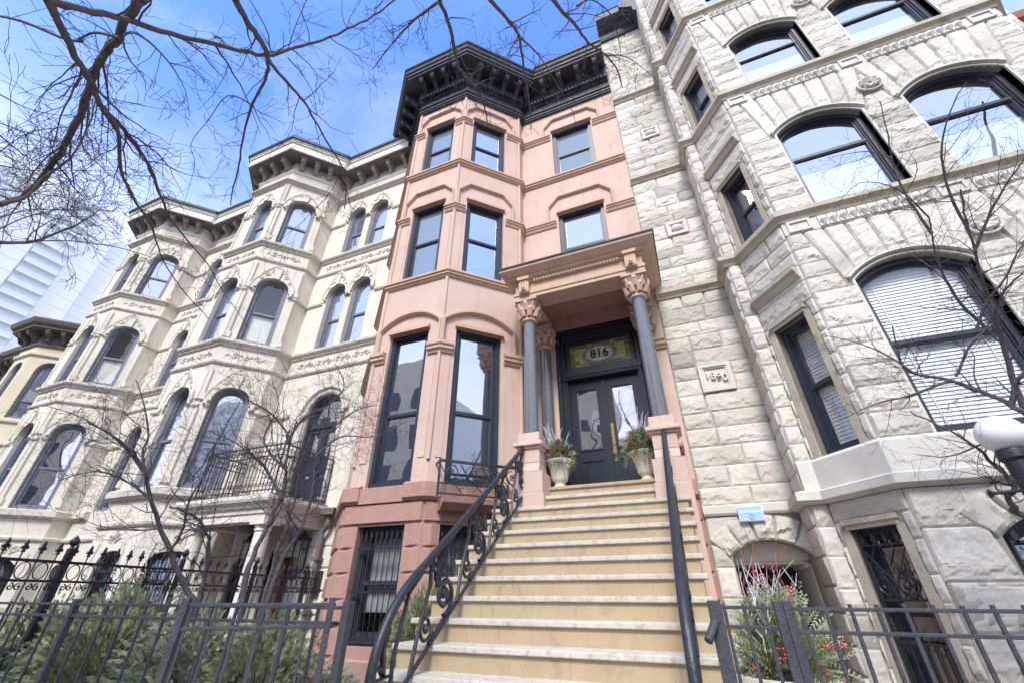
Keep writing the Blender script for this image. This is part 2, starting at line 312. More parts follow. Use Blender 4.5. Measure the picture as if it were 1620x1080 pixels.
def window(parent, fr, op, mt=NAVY, gl=GL, y=.10, fw=.07, sw=.045, meet=.5, cover=None, covf=(0, 1), room=False, split=True, name='window', bars=None):
    # outer frame, sash, meeting rail > panes (and a blind or curtain behind them)
    m = M(fr); m.ring(outl(op), outl(op, fw), y, y+.14)
    m.ring(outl(op, fw), outl(op, fw+.018), y+.03, y+.14); m.ring(outl(op, fw+.018), outl(op, fw+sw), y+.055, y+.12)
    a, b = op['a']+fw+.01, op['b']-fw-.01; z0 = op['z0']+fw; zt = op['zs']+op['rise']-fw; zm = z0+(zt-z0)*meet
    if split: m.box(a, b, y+.045, y+.115, zm-.03, zm+.03); m.box(a, b, y+.06, y+.1, zm-.05, zm-.03)
    for q in (bars or []):
        m.box(*q)
    w = obj(name, m, mt, parent)
    P = outl(op, fw+sw-.008); k = len(P)
    if split:
        def clip(P, z, up):
            R = []
            for i in range(len(P)):
                p, q = P[i], P[(i+1) % len(P)]; ip = (p[1] >= z) == up; iq = (q[1] >= z) == up
                if ip: R.append(p)
                if ip != iq and abs(q[1]-p[1]) > 1e-9:
                    t = (z-p[1])/(q[1]-p[1]); R.append((p[0]+(q[0]-p[0])*t, z))
            return R
        for pl, yy in ((clip(P, zm, True), y+.072), (clip(P, zm, False), y+.088)):
            obj('pane', M(fr).add([(p[0], yy, p[1]) for p in pl], [tuple(range(len(pl)))]), gl, w, recalc=False)
    else:
        obj('pane', M(fr).add([(p[0], y+.08, p[1]) for p in P], [tuple(range(k))]), gl, w, recalc=False)
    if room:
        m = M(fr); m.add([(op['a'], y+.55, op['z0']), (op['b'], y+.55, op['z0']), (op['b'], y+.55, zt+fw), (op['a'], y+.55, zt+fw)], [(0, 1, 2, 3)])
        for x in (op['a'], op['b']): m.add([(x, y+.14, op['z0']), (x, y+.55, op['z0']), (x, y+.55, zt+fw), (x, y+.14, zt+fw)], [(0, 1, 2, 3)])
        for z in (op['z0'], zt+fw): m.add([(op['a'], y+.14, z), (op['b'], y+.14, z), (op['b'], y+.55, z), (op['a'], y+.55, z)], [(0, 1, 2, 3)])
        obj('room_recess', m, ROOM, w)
    if cover:
        zc0, zc1 = z0+(zt-z0)*covf[0], z0+(zt-z0)*covf[1]
        if cover == 'blind':
            m = M(fr); z = zc0+.03
            while z < zc1:
                m.add([(a+.03, y+.135, z), (b-.03, y+.135, z), (b-.03, y+.15, z+.0495), (a+.03, y+.15, z+.0495)], [(0, 1, 2, 3)])
                m.add([(a+.03, y+.135, z-.004), (b-.03, y+.135, z-.004), (b-.03, y+.135, z), (a+.03, y+.135, z)], [(0, 1, 2, 3)]); z += .05
            for q in (.15, .85): x = a+(b-a)*q; m.box(x-.006, x+.006, y+.125, y+.13, zc0, zc1)
            obj('blind', m, BLIND, w, recalc=False)
        else:
            m = M(fr); n = 40
            for i in range(n+1):
                x = a+(b-a)*i/n; d = y+.17+.018*math.sin(i*1.9)+.012*math.sin(i*.7) if cover == 'curtain' else y+.13
                m.v += [fr(x, d, zc0), fr(x, d, zc1)]
                if i: q = 2*i; m.f.append((q-2, q, q+1, q-1))
            obj('curtain' if cover == 'curtain' else 'roller_shade', m, LACE if cover == 'curtain' else SHADE, w, smooth=cover == 'curtain', recalc=False)
    return w
def trapezoid_lip(m, a, b, z, d=.06, h=.07): m.box(a, b, -d, .0, z, z+h); m.box(a+.01, b-.01, -d*.6, .0, z+h, z+h+.02)
def strip(m, pts, w, d, y0=0, raised=True):  # mitred strip of width w along a path in the wall plane (u, z), standing d proud
    n = len(pts); off = []
    for i in range(n):
        ds = []
        if i: ds.append((Vector(pts[i])-Vector(pts[i-1])).normalized())
        if i < n-1: ds.append((Vector(pts[i+1])-Vector(pts[i])).normalized())
        ns = [Vector((-q.y, q.x)) for q in ds]; off.append(ns[0] if len(ns) == 1 else (ns[0]+ns[1])/max(.3, 1+ns[0].dot(ns[1])))
    prof = [(0, y0), (0, y0-d*.55), (w*.25, y0-d), (w*.7, y0-d), (w*.8, y0-d*.6), (w, y0-d*.5), (w, y0)]; k = len(prof); vs = []
    for p, o in zip(pts, off):
        for a, yy in prof: vs.append((p[0]+o.x*a, yy, p[1]+o.y*a))
    fs = [(i*k+j, i*k+(j+1) % k, (i+1)*k+(j+1) % k, (i+1)*k+j) for i in range(n-1) for j in range(k)]
    fs += [tuple(range(k)), tuple(range((n-1)*k, n*k))[::-1]]
    return m.add(vs, fs)
def spiral(cx, cy, r, turns=1.6, a0=0, dr=1, n=None, r1=.18):
    n = n or int(16*turns)+2; P = []
    for i in range(n+1):
        t = i/n; q = r*(1-(1-r1)*t); a = a0+dr*2*PI*turns*t; P.append((cx+q*math.cos(a), cy+q*math.sin(a)))
    return P
def relief(m, pts, r=.012, y=-.010, n=5): m.tube([(p[0], y, p[1]) for p in pts], r, n, cap=False)
def rinceau(m, a, b, z, h, y=-.010, r=.015):       # running scroll carved in a band
    n = max(1, int((b-a)/(h*2.4))); s = (b-a)/n
    for i in range(n):
        x = a+s*(i+.5)
        for d in (-1, 1):
            relief(m, [(x, z-h*.25), (x+d*s*.12, z+h*.2)]+spiral(x+d*s*.25, z, h*.33, 1.3, PI if d > 0 else 0, -d, 16), r, y)
            relief(m, [(x+d*s*.3, z-h*.3), (x+d*s*.4, z+.1*h), (x+d*s*.46, z-h*.15)], r*.8, y)
        relief(m, spiral(x, z+h*.05, h*.17, 1, 0, 1, 10), r, y)
def scroll_bracket(m, fx, x, w, ytop, ybot, z0, z1):   # S-scroll console: side profile in (y,z) extruded across x, out is -y
    h = z1-z0; d = ytop
    pr = [(0, z1), (-d, z1), (-d, z1-h*.18)]
    pr += [(-d*(.80+.16*math.cos(t)), z1-h*(.28+.12*math.sin(t))) for t in (0, .7, 1.4, 2.1)]
    pr += [(-d*.55, z1-h*.55), (-d*.38, z1-h*.72)]
    pr += [(-d*(.26+.12*math.cos(t)), z0+h*(.14-.14*math.sin(t))) for t in (-.6, .2, 1.0, 1.7)]+[(0, z0)]
    mm = M(fx); mm.prism(pr[::-1], x-w/2, x+w/2, 'x')
    mm.prism([(p[0]*.55-.42*d, p[1]) for p in spiral(0, 0, .1, 1, 0, 1, 10)][:3] or pr, x, x+.001, 'x') if False else None
    m.v, m.f = m.v, m.f; n = len(m.v); m.v += mm.v; m.f += [tuple(n+i for i in f) for f in mm.f]
    for s in (-1, 1):
        q = M(fx); q.tube([(x+s*(w/2+.004), -d*.62+p[0], z1-h*.3+p[1]) for p in spiral(0, 0, h*.22, 1.4, 0, 1, 14)], .012, 4); n = len(m.v); m.v += q.v; m.f += [tuple(n+i for i in f) for f in q.f]
    q = M(fx); q.box(x-w/2-.03, x+w/2+.03, -d-.03, .0, z1-.001, z1+.06)
    n = len(m.v); m.v += q.v; m.f += [tuple(n+i for i in f) for f in q.f]
def merge(m, q): n = len(m.v); m.v += q.v; m.f += [tuple(n+i for i in f) for f in q.f]
def house_shell(m, x0, x1, y0, depth, z1):        # party walls, roof and rear of a house
    y1 = y0+depth
    m.add([(x0, y0, G), (x0, y1, G), (x0, y1, z1), (x0, y0, z1), (x1, y0, G), (x1, y1, G), (x1, y1, z1), (x1, y0, z1)], [(0, 1, 2, 3), (5, 4, 7, 6), (1, 5, 6, 2), (3, 2, 6, 7)], True)
# rock-faced ashlar: every block is a real displaced face standing out of the mortar plane
def fbm(x, y, z, o=4): return noise.fractal(Vector((x, y, z)), .9, 2.1, o)
class Blocks:
    def __init__(s, fr): s.m = M(fr); s.tone = []
    def block(s, quad, depth, rough, seed, tone, res=.05, joint=.0045):
        # quad: function (s,t)->(u,z) with s,t in 0..1, plus its size
        f, w, h = quad; nx = max(2, min(44, int(w/res))); nz_ = max(3, min(18, int(h/res))); n0 = len(s.m.v)
        ox = seed*3.17; vs = []
        def ed(k, n, L): 
            if k == 0: return 0.
            if k == n: return 1.
            if n == 2: return .5
            e = min(.02/L, .25); return e+(1-2*e)*(k-1)/max(1, n-2)
        for j in range(nz_+1):
            for i in range(nx+1):
                a, b = ed(i, nx, w), ed(j, nz_, h); u, z = f(joint/w+(1-2*joint/w)*a, joint/h+(1-2*joint/h)*b)
                if i in (0, nx) or j in (0, nz_): vs.append((u, -.001, z)); continue
                X, Z = a*w, b*h
                if rough:
                    jag = fbm(ox+X*4.3, 9.1+seed, Z*1.5, 3); jag2 = fbm(ox+X*13, 4.1, seed+Z*9, 3)
                    cut = .025+h*(.17+.42*max(-.2, jag))+.018*jag2; lowr = min(1, max(0, (Z-cut)/.016))
                    tp = min(1, max(0, (h-Z-.006-.02*max(0, jag2+.2))/.014)); ec = .006+.03*max(0, fbm(7.7+seed, ox+Z*6, X*2, 2)+.15)
                    sd = min(1, max(0, (min(X, w-X)-ec)/.016)); face = min(lowr, tp, sd)
                    rim = .34+.3*min(1, Z/max(.02, cut))+.34*fbm(ox+X*9, Z*12, seed+2, 4)
                    plane = .95+.16*fbm(ox+X*1.5, Z*2.2, seed, 2)+.16*fbm(ox+X*12, Z*14, seed+4, 4)
                    d = depth*max(.14, rim*(1-face)+plane*face)
                else: d = depth*(1+.05*fbm(ox+X*3, Z*3, seed, 2))
                vs.append((u, -d, z))
        s.m.v += [s.m.fr(*v) for v in vs]
        s.m.f += [(n0+j*(nx+1)+i, n0+j*(nx+1)+i+1, n0+(j+1)*(nx+1)+i+1, n0+(j+1)*(nx+1)+i) for j in range(nz_) for i in range(nx)]
        s.tone += [tone]*len(vs)
    def courses(s, u0, u1, z0, z1, ch, excl, rnd, depth=.06, rough=True, lens=(.45, 1.1), res=.05, joint=.0045):
        n = max(1, round((z1-z0)/ch)); hs = [1+rnd.uniform(-.18, .18) for _ in range(n)] if rough else [1]*n; S = sum(hs); z = z0
        for k in range(n):
            h = (z1-z0)*hs[k]/S; zb, zt = z, z+h; z = zt
            iv = [((u0, u0), (u1, u1))]
            for e in excl:
                lo, hi = e(zb+.004), e(zt-.004)
                if lo is None and hi is None: continue
                lo = lo or hi; hi = hi or lo; new = []
                for (la, lb), (ra, rb) in iv:
                    if lo[0] > la+.03 and min(lo[0], hi[0]) > la: new.append(((la, lb), (min(lo[0], ra), min(hi[0], rb))))
                    if lo[1] < ra-.03 and max(lo[1], hi[1]) < ra: new.append(((max(lo[1], la), max(hi[1], lb)), (ra, rb)))
                    if lo[1] <= la or lo[0] >= ra: new.append(((la, lb), (ra, rb)))
                iv = new
            for (la, lb), (ra, rb) in iv:
                w = ((ra-la)+(rb-lb))/2
                if w < .04: continue
                cuts = [0]; x = 0
                while True:
                    x += rnd.uniform(*lens)
                    if x > w-.3: break
                    cuts.append(x/w)
                cuts.append(1)
                for ca, cb in zip(cuts, cuts[1:]):
                    def f(a, b, ca=ca, cb=cb, la=la, lb=lb, ra=ra, rb=rb, zb=zb, h=h):
                        L = la+(lb-la)*b; R = ra+(rb-ra)*b; q = ca+(cb-ca)*a; return L+(R-L)*q, zb+h*b
                    s.block((f, w*(cb-ca), h), depth*rnd.uniform(.8, 1.25), rough, rnd.uniform(0, 90), (rnd.uniform(.86, 1.08) if rnd.random() < .82 else rnd.uniform(.62, .84)), res, joint)
    def fan(s, op, zt, n, rnd, depth=.06, res=.05, gap=.1, out=.32):
        cz, R = seg(op); c = (op['a']+op['b'])/2; h = (op['b']-op['a'])/2; R += gap; th = math.asin(min(1, (h+gap)/R))
        for k in range(n):
            q0, q1 = k/n, (k+1)/n
            def f(a, b, q0=q0, q1=q1):
                q = q0+(q1-q0)*a; t = -th+2*th*q; x0, z0 = c+R*math.sin(t), cz+R*math.cos(t); x1 = c+(h+out)*(2*q-1)
                return x0+(x1-x0)*b, z0+(zt-z0)*b
            m_ = f(.5, 0); s.block((f, 2*(h+out*.6)/n, zt-m_[1]), depth*rnd.uniform(.85, 1.2), True, rnd.uniform(0, 90), rnd.uniform(.88, 1.06), res)
    def voussoirs(s, op, w, n, rnd, depth=.06, res=.05, gap=.0):
        cz, R = seg(op); c = (op['a']+op['b'])/2; R += gap; th = math.asin(min(1, ((op['b']-op['a'])/2+.03)/R))
        for k in range(n):
            t0, t1 = -th+2*th*k/n, -th+2*th*(k+1)/n
            f = lambda a, b, t0=t0, t1=t1: (c+(R+w*b)*math.sin(t0+(t1-t0)*a), cz+(R+w*b)*math.cos(t0+(t1-t0)*a))
            s.block((f, (R+w/2)*(t1-t0), w), depth*rnd.uniform(.85, 1.2), True, rnd.uniform(0, 90), rnd.uniform(.88, 1.06), res)
    def done(s, name, mt, parent):
        o = obj(name, s.m, mt, parent, recalc=False); me = o.data
        ca = me.color_attributes.new('tone', 'FLOAT_COLOR', 'POINT'); buf = []
        for t in s.tone: buf += [t, t, t, 1]
        ca.data.foreach_set('color', buf)
        return o
def text(s, size, fr, x, y, z, mt, parent, depth=.01, name='lettering', rot=0, sx=1, bold=0):
    cu = bpy.data.curves.new('lettering_curve', 'FONT'); cu.body = s; cu.size = size; cu.align_x = 'CENTER'; cu.align_y = 'CENTER'; cu.extrude = depth; cu.offset = bold
    t = bpy.data.objects.new('lettering_source', cu); C.objects.link(t); bpy.context.view_layer.update()
    me = bpy.data.meshes.new_from_object(t.evaluated_get(bpy.context.evaluated_depsgraph_get())); bpy.data.objects.remove(t)
    ca, sa = math.cos(rot), math.sin(rot)
    for v in me.vertices:
        a, b, c = v.co.x*sx, v.co.y, v.co.z; a, b = a*ca-b*sa, a*sa+b*ca; v.co = fr(x+a, y-c, z+b)
    me.materials.clear(); me.materials.append(mt); o = bpy.data.objects.new(name, me); C.objects.link(o); par(o, parent); return o
# ================================================================ ground (setting)
kind(obj('garden_soil', M().add([(-60, -1.2, G), (60, -1.2, G), (60, 40, G), (-60, 40, G)], [(0, 1, 2, 3)]), MULCH), 'structure')
kind(obj('pavement', M().box(-60, 60, -4.2, -1.2, G-.14, G+.012), CONC), 'structure')
kind(obj('road', M().add([(-150, -60, G-.14), (150, -60, G-.14), (150, -4.2, G-.14), (-150, -4.2, G-.14)], [(0, 1, 2, 3)]), ASPH), 'structure')
kind(obj('ground', M().add([(-600, -600, G-.16), (600, -600, G-.16), (600, 600, G-.16), (-600, 600, G-.16)], [(0, 1, 2, 3)]), CONC), 'structure')
kind(obj('path', M().add([(-2.75, -1.2, G+.006), (1.6, -1.2, G+.006), (1.6, 7.5, G+.006), (-2.75, 7.5, G+.006)], [(0, 1, 2, 3)]), CONC), 'structure')
# ================================================================ salmon townhouse
PX = -3.25
house = thing('rowhouse', 'salmon pink painted rowhouse with bay front and black bracketed cornice above the stairs', 'house', (PX, 7.4, G))
PL = Fr((-6.67, 7.16), (-5.46, 5.95)); PF = Fr((-5.46, 5.95), (-3.90, 5.95)); PC = Fr((-3.90, 5.95), (-2.69, 7.16)); PR = Fr((-2.69, 7.16), (-2.69, 7.4)); PW = Fr((-2.69, 7.4), (.14, 7.4)); PLR = Fr((-6.67, 7.4), (-6.67, 7.16))
PPATH = [(-6.67, 7.4), (-6.67, 7.16), (-5.46, 5.95), (-3.90, 5.95), (-2.69, 7.16), (-2.69, 7.4), (.14, 7.4)]
def pt(fr, u): v = fr.p+fr.t*u; return (v.x, v.y)
ZB = 1.5
wf = {1: OP(.33, 1.24, 1.56, 4.61), 2: OP(.33, 1.24, 6.05, 8.39), 3: OP(.33, 1.24, 9.80, 11.85)}
wc = {1: OP(.28, 1.25, 1.56, 4.61), 2: OP(.28, 1.25, 6.05, 8.39), 3: OP(.28, 1.25, 9.80, 11.85)}
ww = {2: OP(.95, 2.11, 6.05, 8.36), 3: OP(.95, 2.11, 9.80, 11.85)}
DO = OP(.67, 2.42, 1.44, 4.86)
m = M(PF); wall(m, 0, PF.L, ZB, 13.6, list(wf.values()), .2)
for fr, ops in ((PC, list(wc.values())), (PR, []), (PW, [DO]+list(ww.values())), (PL, []), (PLR, [])):
    q = M(fr); wall(q, 0, fr.L, ZB, 13.6, ops, .2); merge(m, q)
house_shell(m, -6.67, .14, 7.4, 12, 14.2)
obj('wall', m, PINK, house, recalc=False)
# mouldings at sill level, all round the bay
sillp = [(0, 0), (.02, .0), (.05, .03), (.05, .06), (.085, .07), (.085, .12), (.115, .13), (.115, .185), (.09, .2), (0, .2)]
m = M()
for z in (5.84, 9.6): m.mark().mould(PPATH, sillp, z)
parts('sill_course', m, PINKD, house)
bandp = [(0, 0), (.03, 0), (.05, .04), (.05, .07), (.08, .085), (.08, .125), (.11, .14), (.11, .18), (0, .2)]
m = M()
for k, z in ((3, 11.5), (2, 7.92)):
    for path in ([PPATH[0], PPATH[1], PPATH[2], pt(PF, .28)], [pt(PF, 1.29), PPATH[3], pt(PC, .23)], [pt(PC, 1.30), PPATH[4], PPATH[5], pt(PW, .90)], [pt(PW, 2.16), PPATH[6]]): m.mark().mould(path, bandp, z)
capp = [(0, 0), (.04, 0), (.05, .05), (.09, .07), (.09, .12), (.12, .15), (.12, .22), (0, .25)]
for path in ([PPATH[0], PPATH[1], PPATH[2], pt(PF, .28)], [pt(PF, 1.29), PPATH[3], pt(PC, .23)], [pt(PC, 1.30), PPATH[4], PPATH[5], pt(PW, .25)], [pt(PW, 2.62), PPATH[6]]): m.mark().mould(path, capp, 4.0)
parts('impost_course', m, PINKD, house)
# hood moulds over the windows
m = M()
def hood(fr, op, zb, zt, drop=.30):
    q = M(fr); a, b = op['a'], op['b']
    strip(q, [(b+.21, zb), (b+.21, zt-drop), (b-.05, zt), (a+.05, zt), (a-.21, zt-drop), (a-.21, zb)][::-1], .075, .075)
    trapezoid_lip(q, a-.03, b+.03, op['zs'], .07, .06); m.mark(); merge(m, q)
for fr, d in ((PF, wf), (PC, wc), (PW, ww)): hood(fr, d[2], 8.1, 8.92); hood(fr, d[3], 11.68, 12.38)
for fr, d in ((PF, wf), (PC, wc)):
    q = M(fr); o = d[1]; a, b = o['a']-.24, o['b']+.24; c = (a+b)/2; h = (b-a)/2; rr = .30; R = (h*h+rr*rr)/(2*rr); cz = 4.72+rr-R; th = math.asin(h/R)
    strip(q, [(a, 4.25)]+[(c+R*math.sin(-th+2*th*k/16), cz+R*math.cos(-th+2*th*k/16)) for k in range(17)]+[(b, 4.25)], .09, .085)
    trapezoid_lip(q, o['a']-.03, o['b']+.03, o['zs'], .08, .07); m.mark(); merge(m, q)
parts('hood_mould', m, PINKD, house)
m = M()                                     # slender corner beads and pier panels
for fr, us in ((PF, (.012, 1.548)), (PC, (1.69,)), (PL, (1.70,))):
    for z0, z1 in ((1.95, 4.0), (4.27, 5.84), (6.04, 7.92), (8.14, 9.6), (9.8, 11.5), (11.72, 12.8)):
        for u in us:
            q = M(fr); q.tube([(u, -.012, z0), (u, -.012, z1)], .035, 8); m.mark(); merge(m, q)
for fr, us in ((PF, ((.10, .27), (1.32, 1.46))), (PC, ((.09, .2), (1.36, 1.62)))):
    for z0, z1 in ((2.0, 3.95), (6.1, 7.88), (9.86, 11.46)):
        for ua, ub in us:
            q = M(fr); q.box(ua, ub, -.014, 0, z0, z1); m.mark(); merge(m, q)
parts('pier_panel', m, PINK, house, smooth=True)
for fr, d in ((PF, wf), (PC, wc), (PW, ww)):
    for k, op in d.items():
        cov = {(PW, 3): ('curtain', (0, 1)), (PF, 3): ('curtain', (0, 1))}.get((fr, k))
        window(house, fr, op, NAVY, GLQ if (cov or (fr is PF and k > 1)) else (GLB if (k == 3 or fr is PW) else GL), y=.07, fw=.085, sw=.06, meet={1: .43, 2: .5, 3: .48}[k], cover=None)
# red painted basement, coursed with grooves
bf = OP(.33, 1.24, -.62, .96); bc = OP(.28, 1.25, -.62, .96)
m = M(PF); wall(m, 0, PF.L, G, ZB, [bf], .28)
for fr, ops in ((PC, [bc]), (PR, []), (PW, []), (PL, []), (PLR, [])):
    q = M(fr); wall(q, 0, fr.L, G, ZB, ops, .28); merge(m, q)
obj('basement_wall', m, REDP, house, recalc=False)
rnd = random.Random(5); B = Blocks(PF)
exf = lambda o: (lambda z: (o['a'], o['b']) if o['z0']-.02 < z < o['zs'] else None)
for fr, ex, nb in ((PF, [exf(bf)], 0), (PC, [exf(bc)], 0), (PL, [], 0), (PR, [], 0), (PW, [], 0)):
    b2 = Blocks(fr); b2.courses(0, fr.L, G, .98, .345, ex, rnd, .04, False, (3, 4), .15, .012); b2.courses(0, fr.L, .98, 1.3, .32, [], rnd, .035, False, (3, 4), .15, .008)
    merge(B.m, b2.m); B.tone += b2.tone
B.done('rusticated_block', REDP, house)
m = M(); pl = [(0, 0), (.05, 0), (.1, .05), (.1, .27), (.06, .30), (0, .30)]
m.mark().mould([PPATH[0], PPATH[1], PPATH[2], pt(PF, .3)], pl, 1.30); m.mark().mould([pt(PF, 1.18), PPATH[3], pt(PC, .28)], pl, 1.30)
m.mark().mould([pt(PF, .3), pt(PF, 1.18)], [(0, 0), (.06, 0), (.06, .25), (0, .27)], 1.30); m.mark().mould([pt(PC, .28), PPATH[4], PPATH[5], pt(PW, .2)], [(0, 0), (.06, 0), (.06, .25), (0, .27)], 1.30)
m.mark().mould([pt(PC, .2), pt(PC, 1.65)], [(0, 0), (.2, .0), (.34, .10), (.36, .17), (0, .19)], 1.14)
m.mark().mould([pt(PW, 2.45), PPATH[6]], pl, 1.30)
parts('plinth_course', m, REDP, house)
def grille(parent, fr, a, b, z0, z1, y, n, name='window_grille', fancy=0):
    m = M(fr)
    for z in (z0+.04, z0+(z1-z0)*.42, z1-.26): m.box(a, b, y-.012, y+.012, z-.014, z+.014)
    for k in range(n):
        u = a+.03+(b-a-.06)*k/(n-1); m.tube([(u, y, z0), (u, y, z1-.1)], .008, 5)
        m.prism([(u, z1), (u-.028, z1-.075), (u-.01, z1-.10), (u-.02, z1-.15), (u+.02, z1-.15), (u+.01, z1-.10), (u+.028, z1-.075)][::-1], y-.006, y+.006)
        if k < n-1:
            uu = u+(b-a-.06)/(n-1)/2; r = (b-a)/(n-1)*.23
            m.tube([(p[0], y, p[1]) for p in spiral(uu, z1-.31, r, 1.2, 0, 1, 10)], .005, 4)
            m.tube([(uu+r*math.cos(t), y, z1-.21+r*math.sin(t)) for t in [i*PI/5 for i in range(11)]], .005, 4)
    return obj(name, m, IRON, parent, smooth=True)
for fr, op in ((PF, bf), (PC, bc)):
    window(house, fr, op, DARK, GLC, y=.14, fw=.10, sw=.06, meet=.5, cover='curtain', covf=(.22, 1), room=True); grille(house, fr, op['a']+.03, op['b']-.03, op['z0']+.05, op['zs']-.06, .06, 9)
# guard rail on the ledge of the canted parlour window
m = M(PC); y = -.26
m.box(.12, 1.62, y-.018, y+.018, 1.86, 1.90); m.box(.12, 1.62, y-.012, y+.012, 1.36, 1.385); m.box(.12, .5, y-.012, y+.012, 1.52, 1.54)
for u in (.13, 1.61): m.box(u-.016, u+.016, y-.016, y+.016, 1.33, 1.9); m.box(u-.012, u+.012, y, 0, 1.865, 1.895)
for k in range(4):
    u = .32+.36*k; d = 1 if k % 2 else -1
    for P, r in ((spiral(u, 1.70, .13, 1.6, PI/2, d), .009), (spiral(u+.17, 1.56, .10, 1.5, -PI/2, -d), .008)): m.tube([(p[0], y, p[1]) for p in P], r, 5)
    m.tube([(u-.2, y, 1.84), (u-.05, y, 1.62), (u+.1, y, 1.5), (u+.2, y, 1.4)], .010, 5)
    m.prism([(u+.04*math.cos(t*PI/4)*(1 if t % 2 else .45), 1.72+.04*math.sin(t*PI/4)*(1 if t % 2 else .45)) for t in range(8)], y-.006, y+.006)
obj('window_guard', m, IRON, house, smooth=True)
# black main cornice
m = M()
m.mould(PPATH, [(0, 0), (.07, 0), (.07, .05), (.10, .06), (.10, .14), (.14, .16), (.14, .2), (.06, .22), (.06, .52), (.12, .55), (.12, .62), (.16, .66), (.16, .74), (.2, .78), (.2, 1.12), (0, 1.12)], 12.78)
m.mould(PPATH, [(0, 1.12), (.66, 1.12), (.66, 1.2), (.70, 1.22), (.70, 1.32), (.74, 1.36), (.76, 1.46), (.80, 1.50), (.80, 1.58), (0, 1.62)], 12.78)
CORN = obj('cornice', m, DARK, house)
dm = M(); brk = []
for fr in (PL, PF, PC, PW):
    a, b = (0.05, fr.L) if fr is PW else (.0, fr.L)
    q = M(fr); n = int((b-a)/.11); 
    for k in range(n):
        u = a+(b-a)*(k+.5)/n; q.box(u-.033, u+.033, -.225, -.15, 13.37, 13.48)
    dm.mark(); merge(dm, q)
    nb = 5 if fr is PW else 4
    for k in range(nb): brk.append((fr, (b-a)*(k+.5)/nb+a))
parts('dentil_course', dm, DARK, CORN)
dm = M()
for fr in (PL, PF, PC, PW):
    q = M(fr)
    for z in (13.02, 13.10, 13.18, 13.26):
        n = int(fr.L/.19)
        for k in range(n):
            u = fr.L*(k+.5)/n
            q.tube([(p[0], -.062, p[1]) for p in spiral(u, 13.15, .075, 1.2, 0, 1 if k % 2 else -1, 12)], .016, 4)
        break
    dm.mark(); merge(dm, q)
parts('frieze_ornament', dm, mat('worn_black_frieze', (.05, .05, .05), (.15, .14, .135), .6, 20, .2, 40), CORN)
for fr, u in brk:
    q = M(); scroll_bracket(q, fr, u, .13, .60, 0, 13.42, 13.86); obj('bracket', q, DARK, CORN)
# ---- entrance portico
XL, XR, YF = -2.20, -.17, 6.30
port = obj('portico', M().mould([(-2.42, 7.4), (-2.42, 6.10), (.04, 6.10), (.04, 7.4)], [(-.4, 0), (0, 0), (0, .07), (.02, .08), (.02, .14), (-.015, .15), (-.015, .34), (.03, .36), (.03, .40), (-.4, .40)], 4.90), PINKD, house)
m = M().mould([(-2.42, 7.4), (-2.42, 6.10), (.04, 6.10), (.04, 7.4)], [(-.4, .40), (.05, .40), (.10, .43), (.11, .46), (.15, .48), (.2, .53), (.24, .57), (.25, .62), (-.4, .64)], 4.90)
m.box(-2.3, -.1, 6.2, 7.4, 5.50, 5.58); obj('portico_cornice', m, PINKD, port)
m = M().mould([(-2.66, 7.4), (-2.66, 5.86), (.28, 5.86), (.28, 7.4)], [(-1.2, .63), (.03, .625), (.03, .655), (-1.2, .67)], 4.90); obj('portico_roof_edge', m, DARK, port)
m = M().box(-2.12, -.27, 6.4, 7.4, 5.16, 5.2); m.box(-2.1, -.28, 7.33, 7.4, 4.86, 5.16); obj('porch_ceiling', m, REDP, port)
m = M(); n = 27
for k in range(n):
    u = -2.02+1.66*(k+.5)/n; m.box(u-.021, u+.021, 6.045, 6.09, 5.235, 5.29)
obj('dentil_course', m, PINKD, port)
for x in (-2.2, -.17):
    m = M(); m.box(x-.1, x+.1, 6.0, 6.1, 4.98, 5.3)
    for s in (-.05, 0, .05): m.box(x+s-.012, x+s+.012, 5.985, 6.0, 5.0, 5.24)
    m.box(x-.12, x+.12, 5.96, 6.1, 5.26, 5.33); m.tube([(x, 5.985, 5.02), (x, 5.96, 5.06)], .035, 8); obj('corbel', m, PINKD, port)
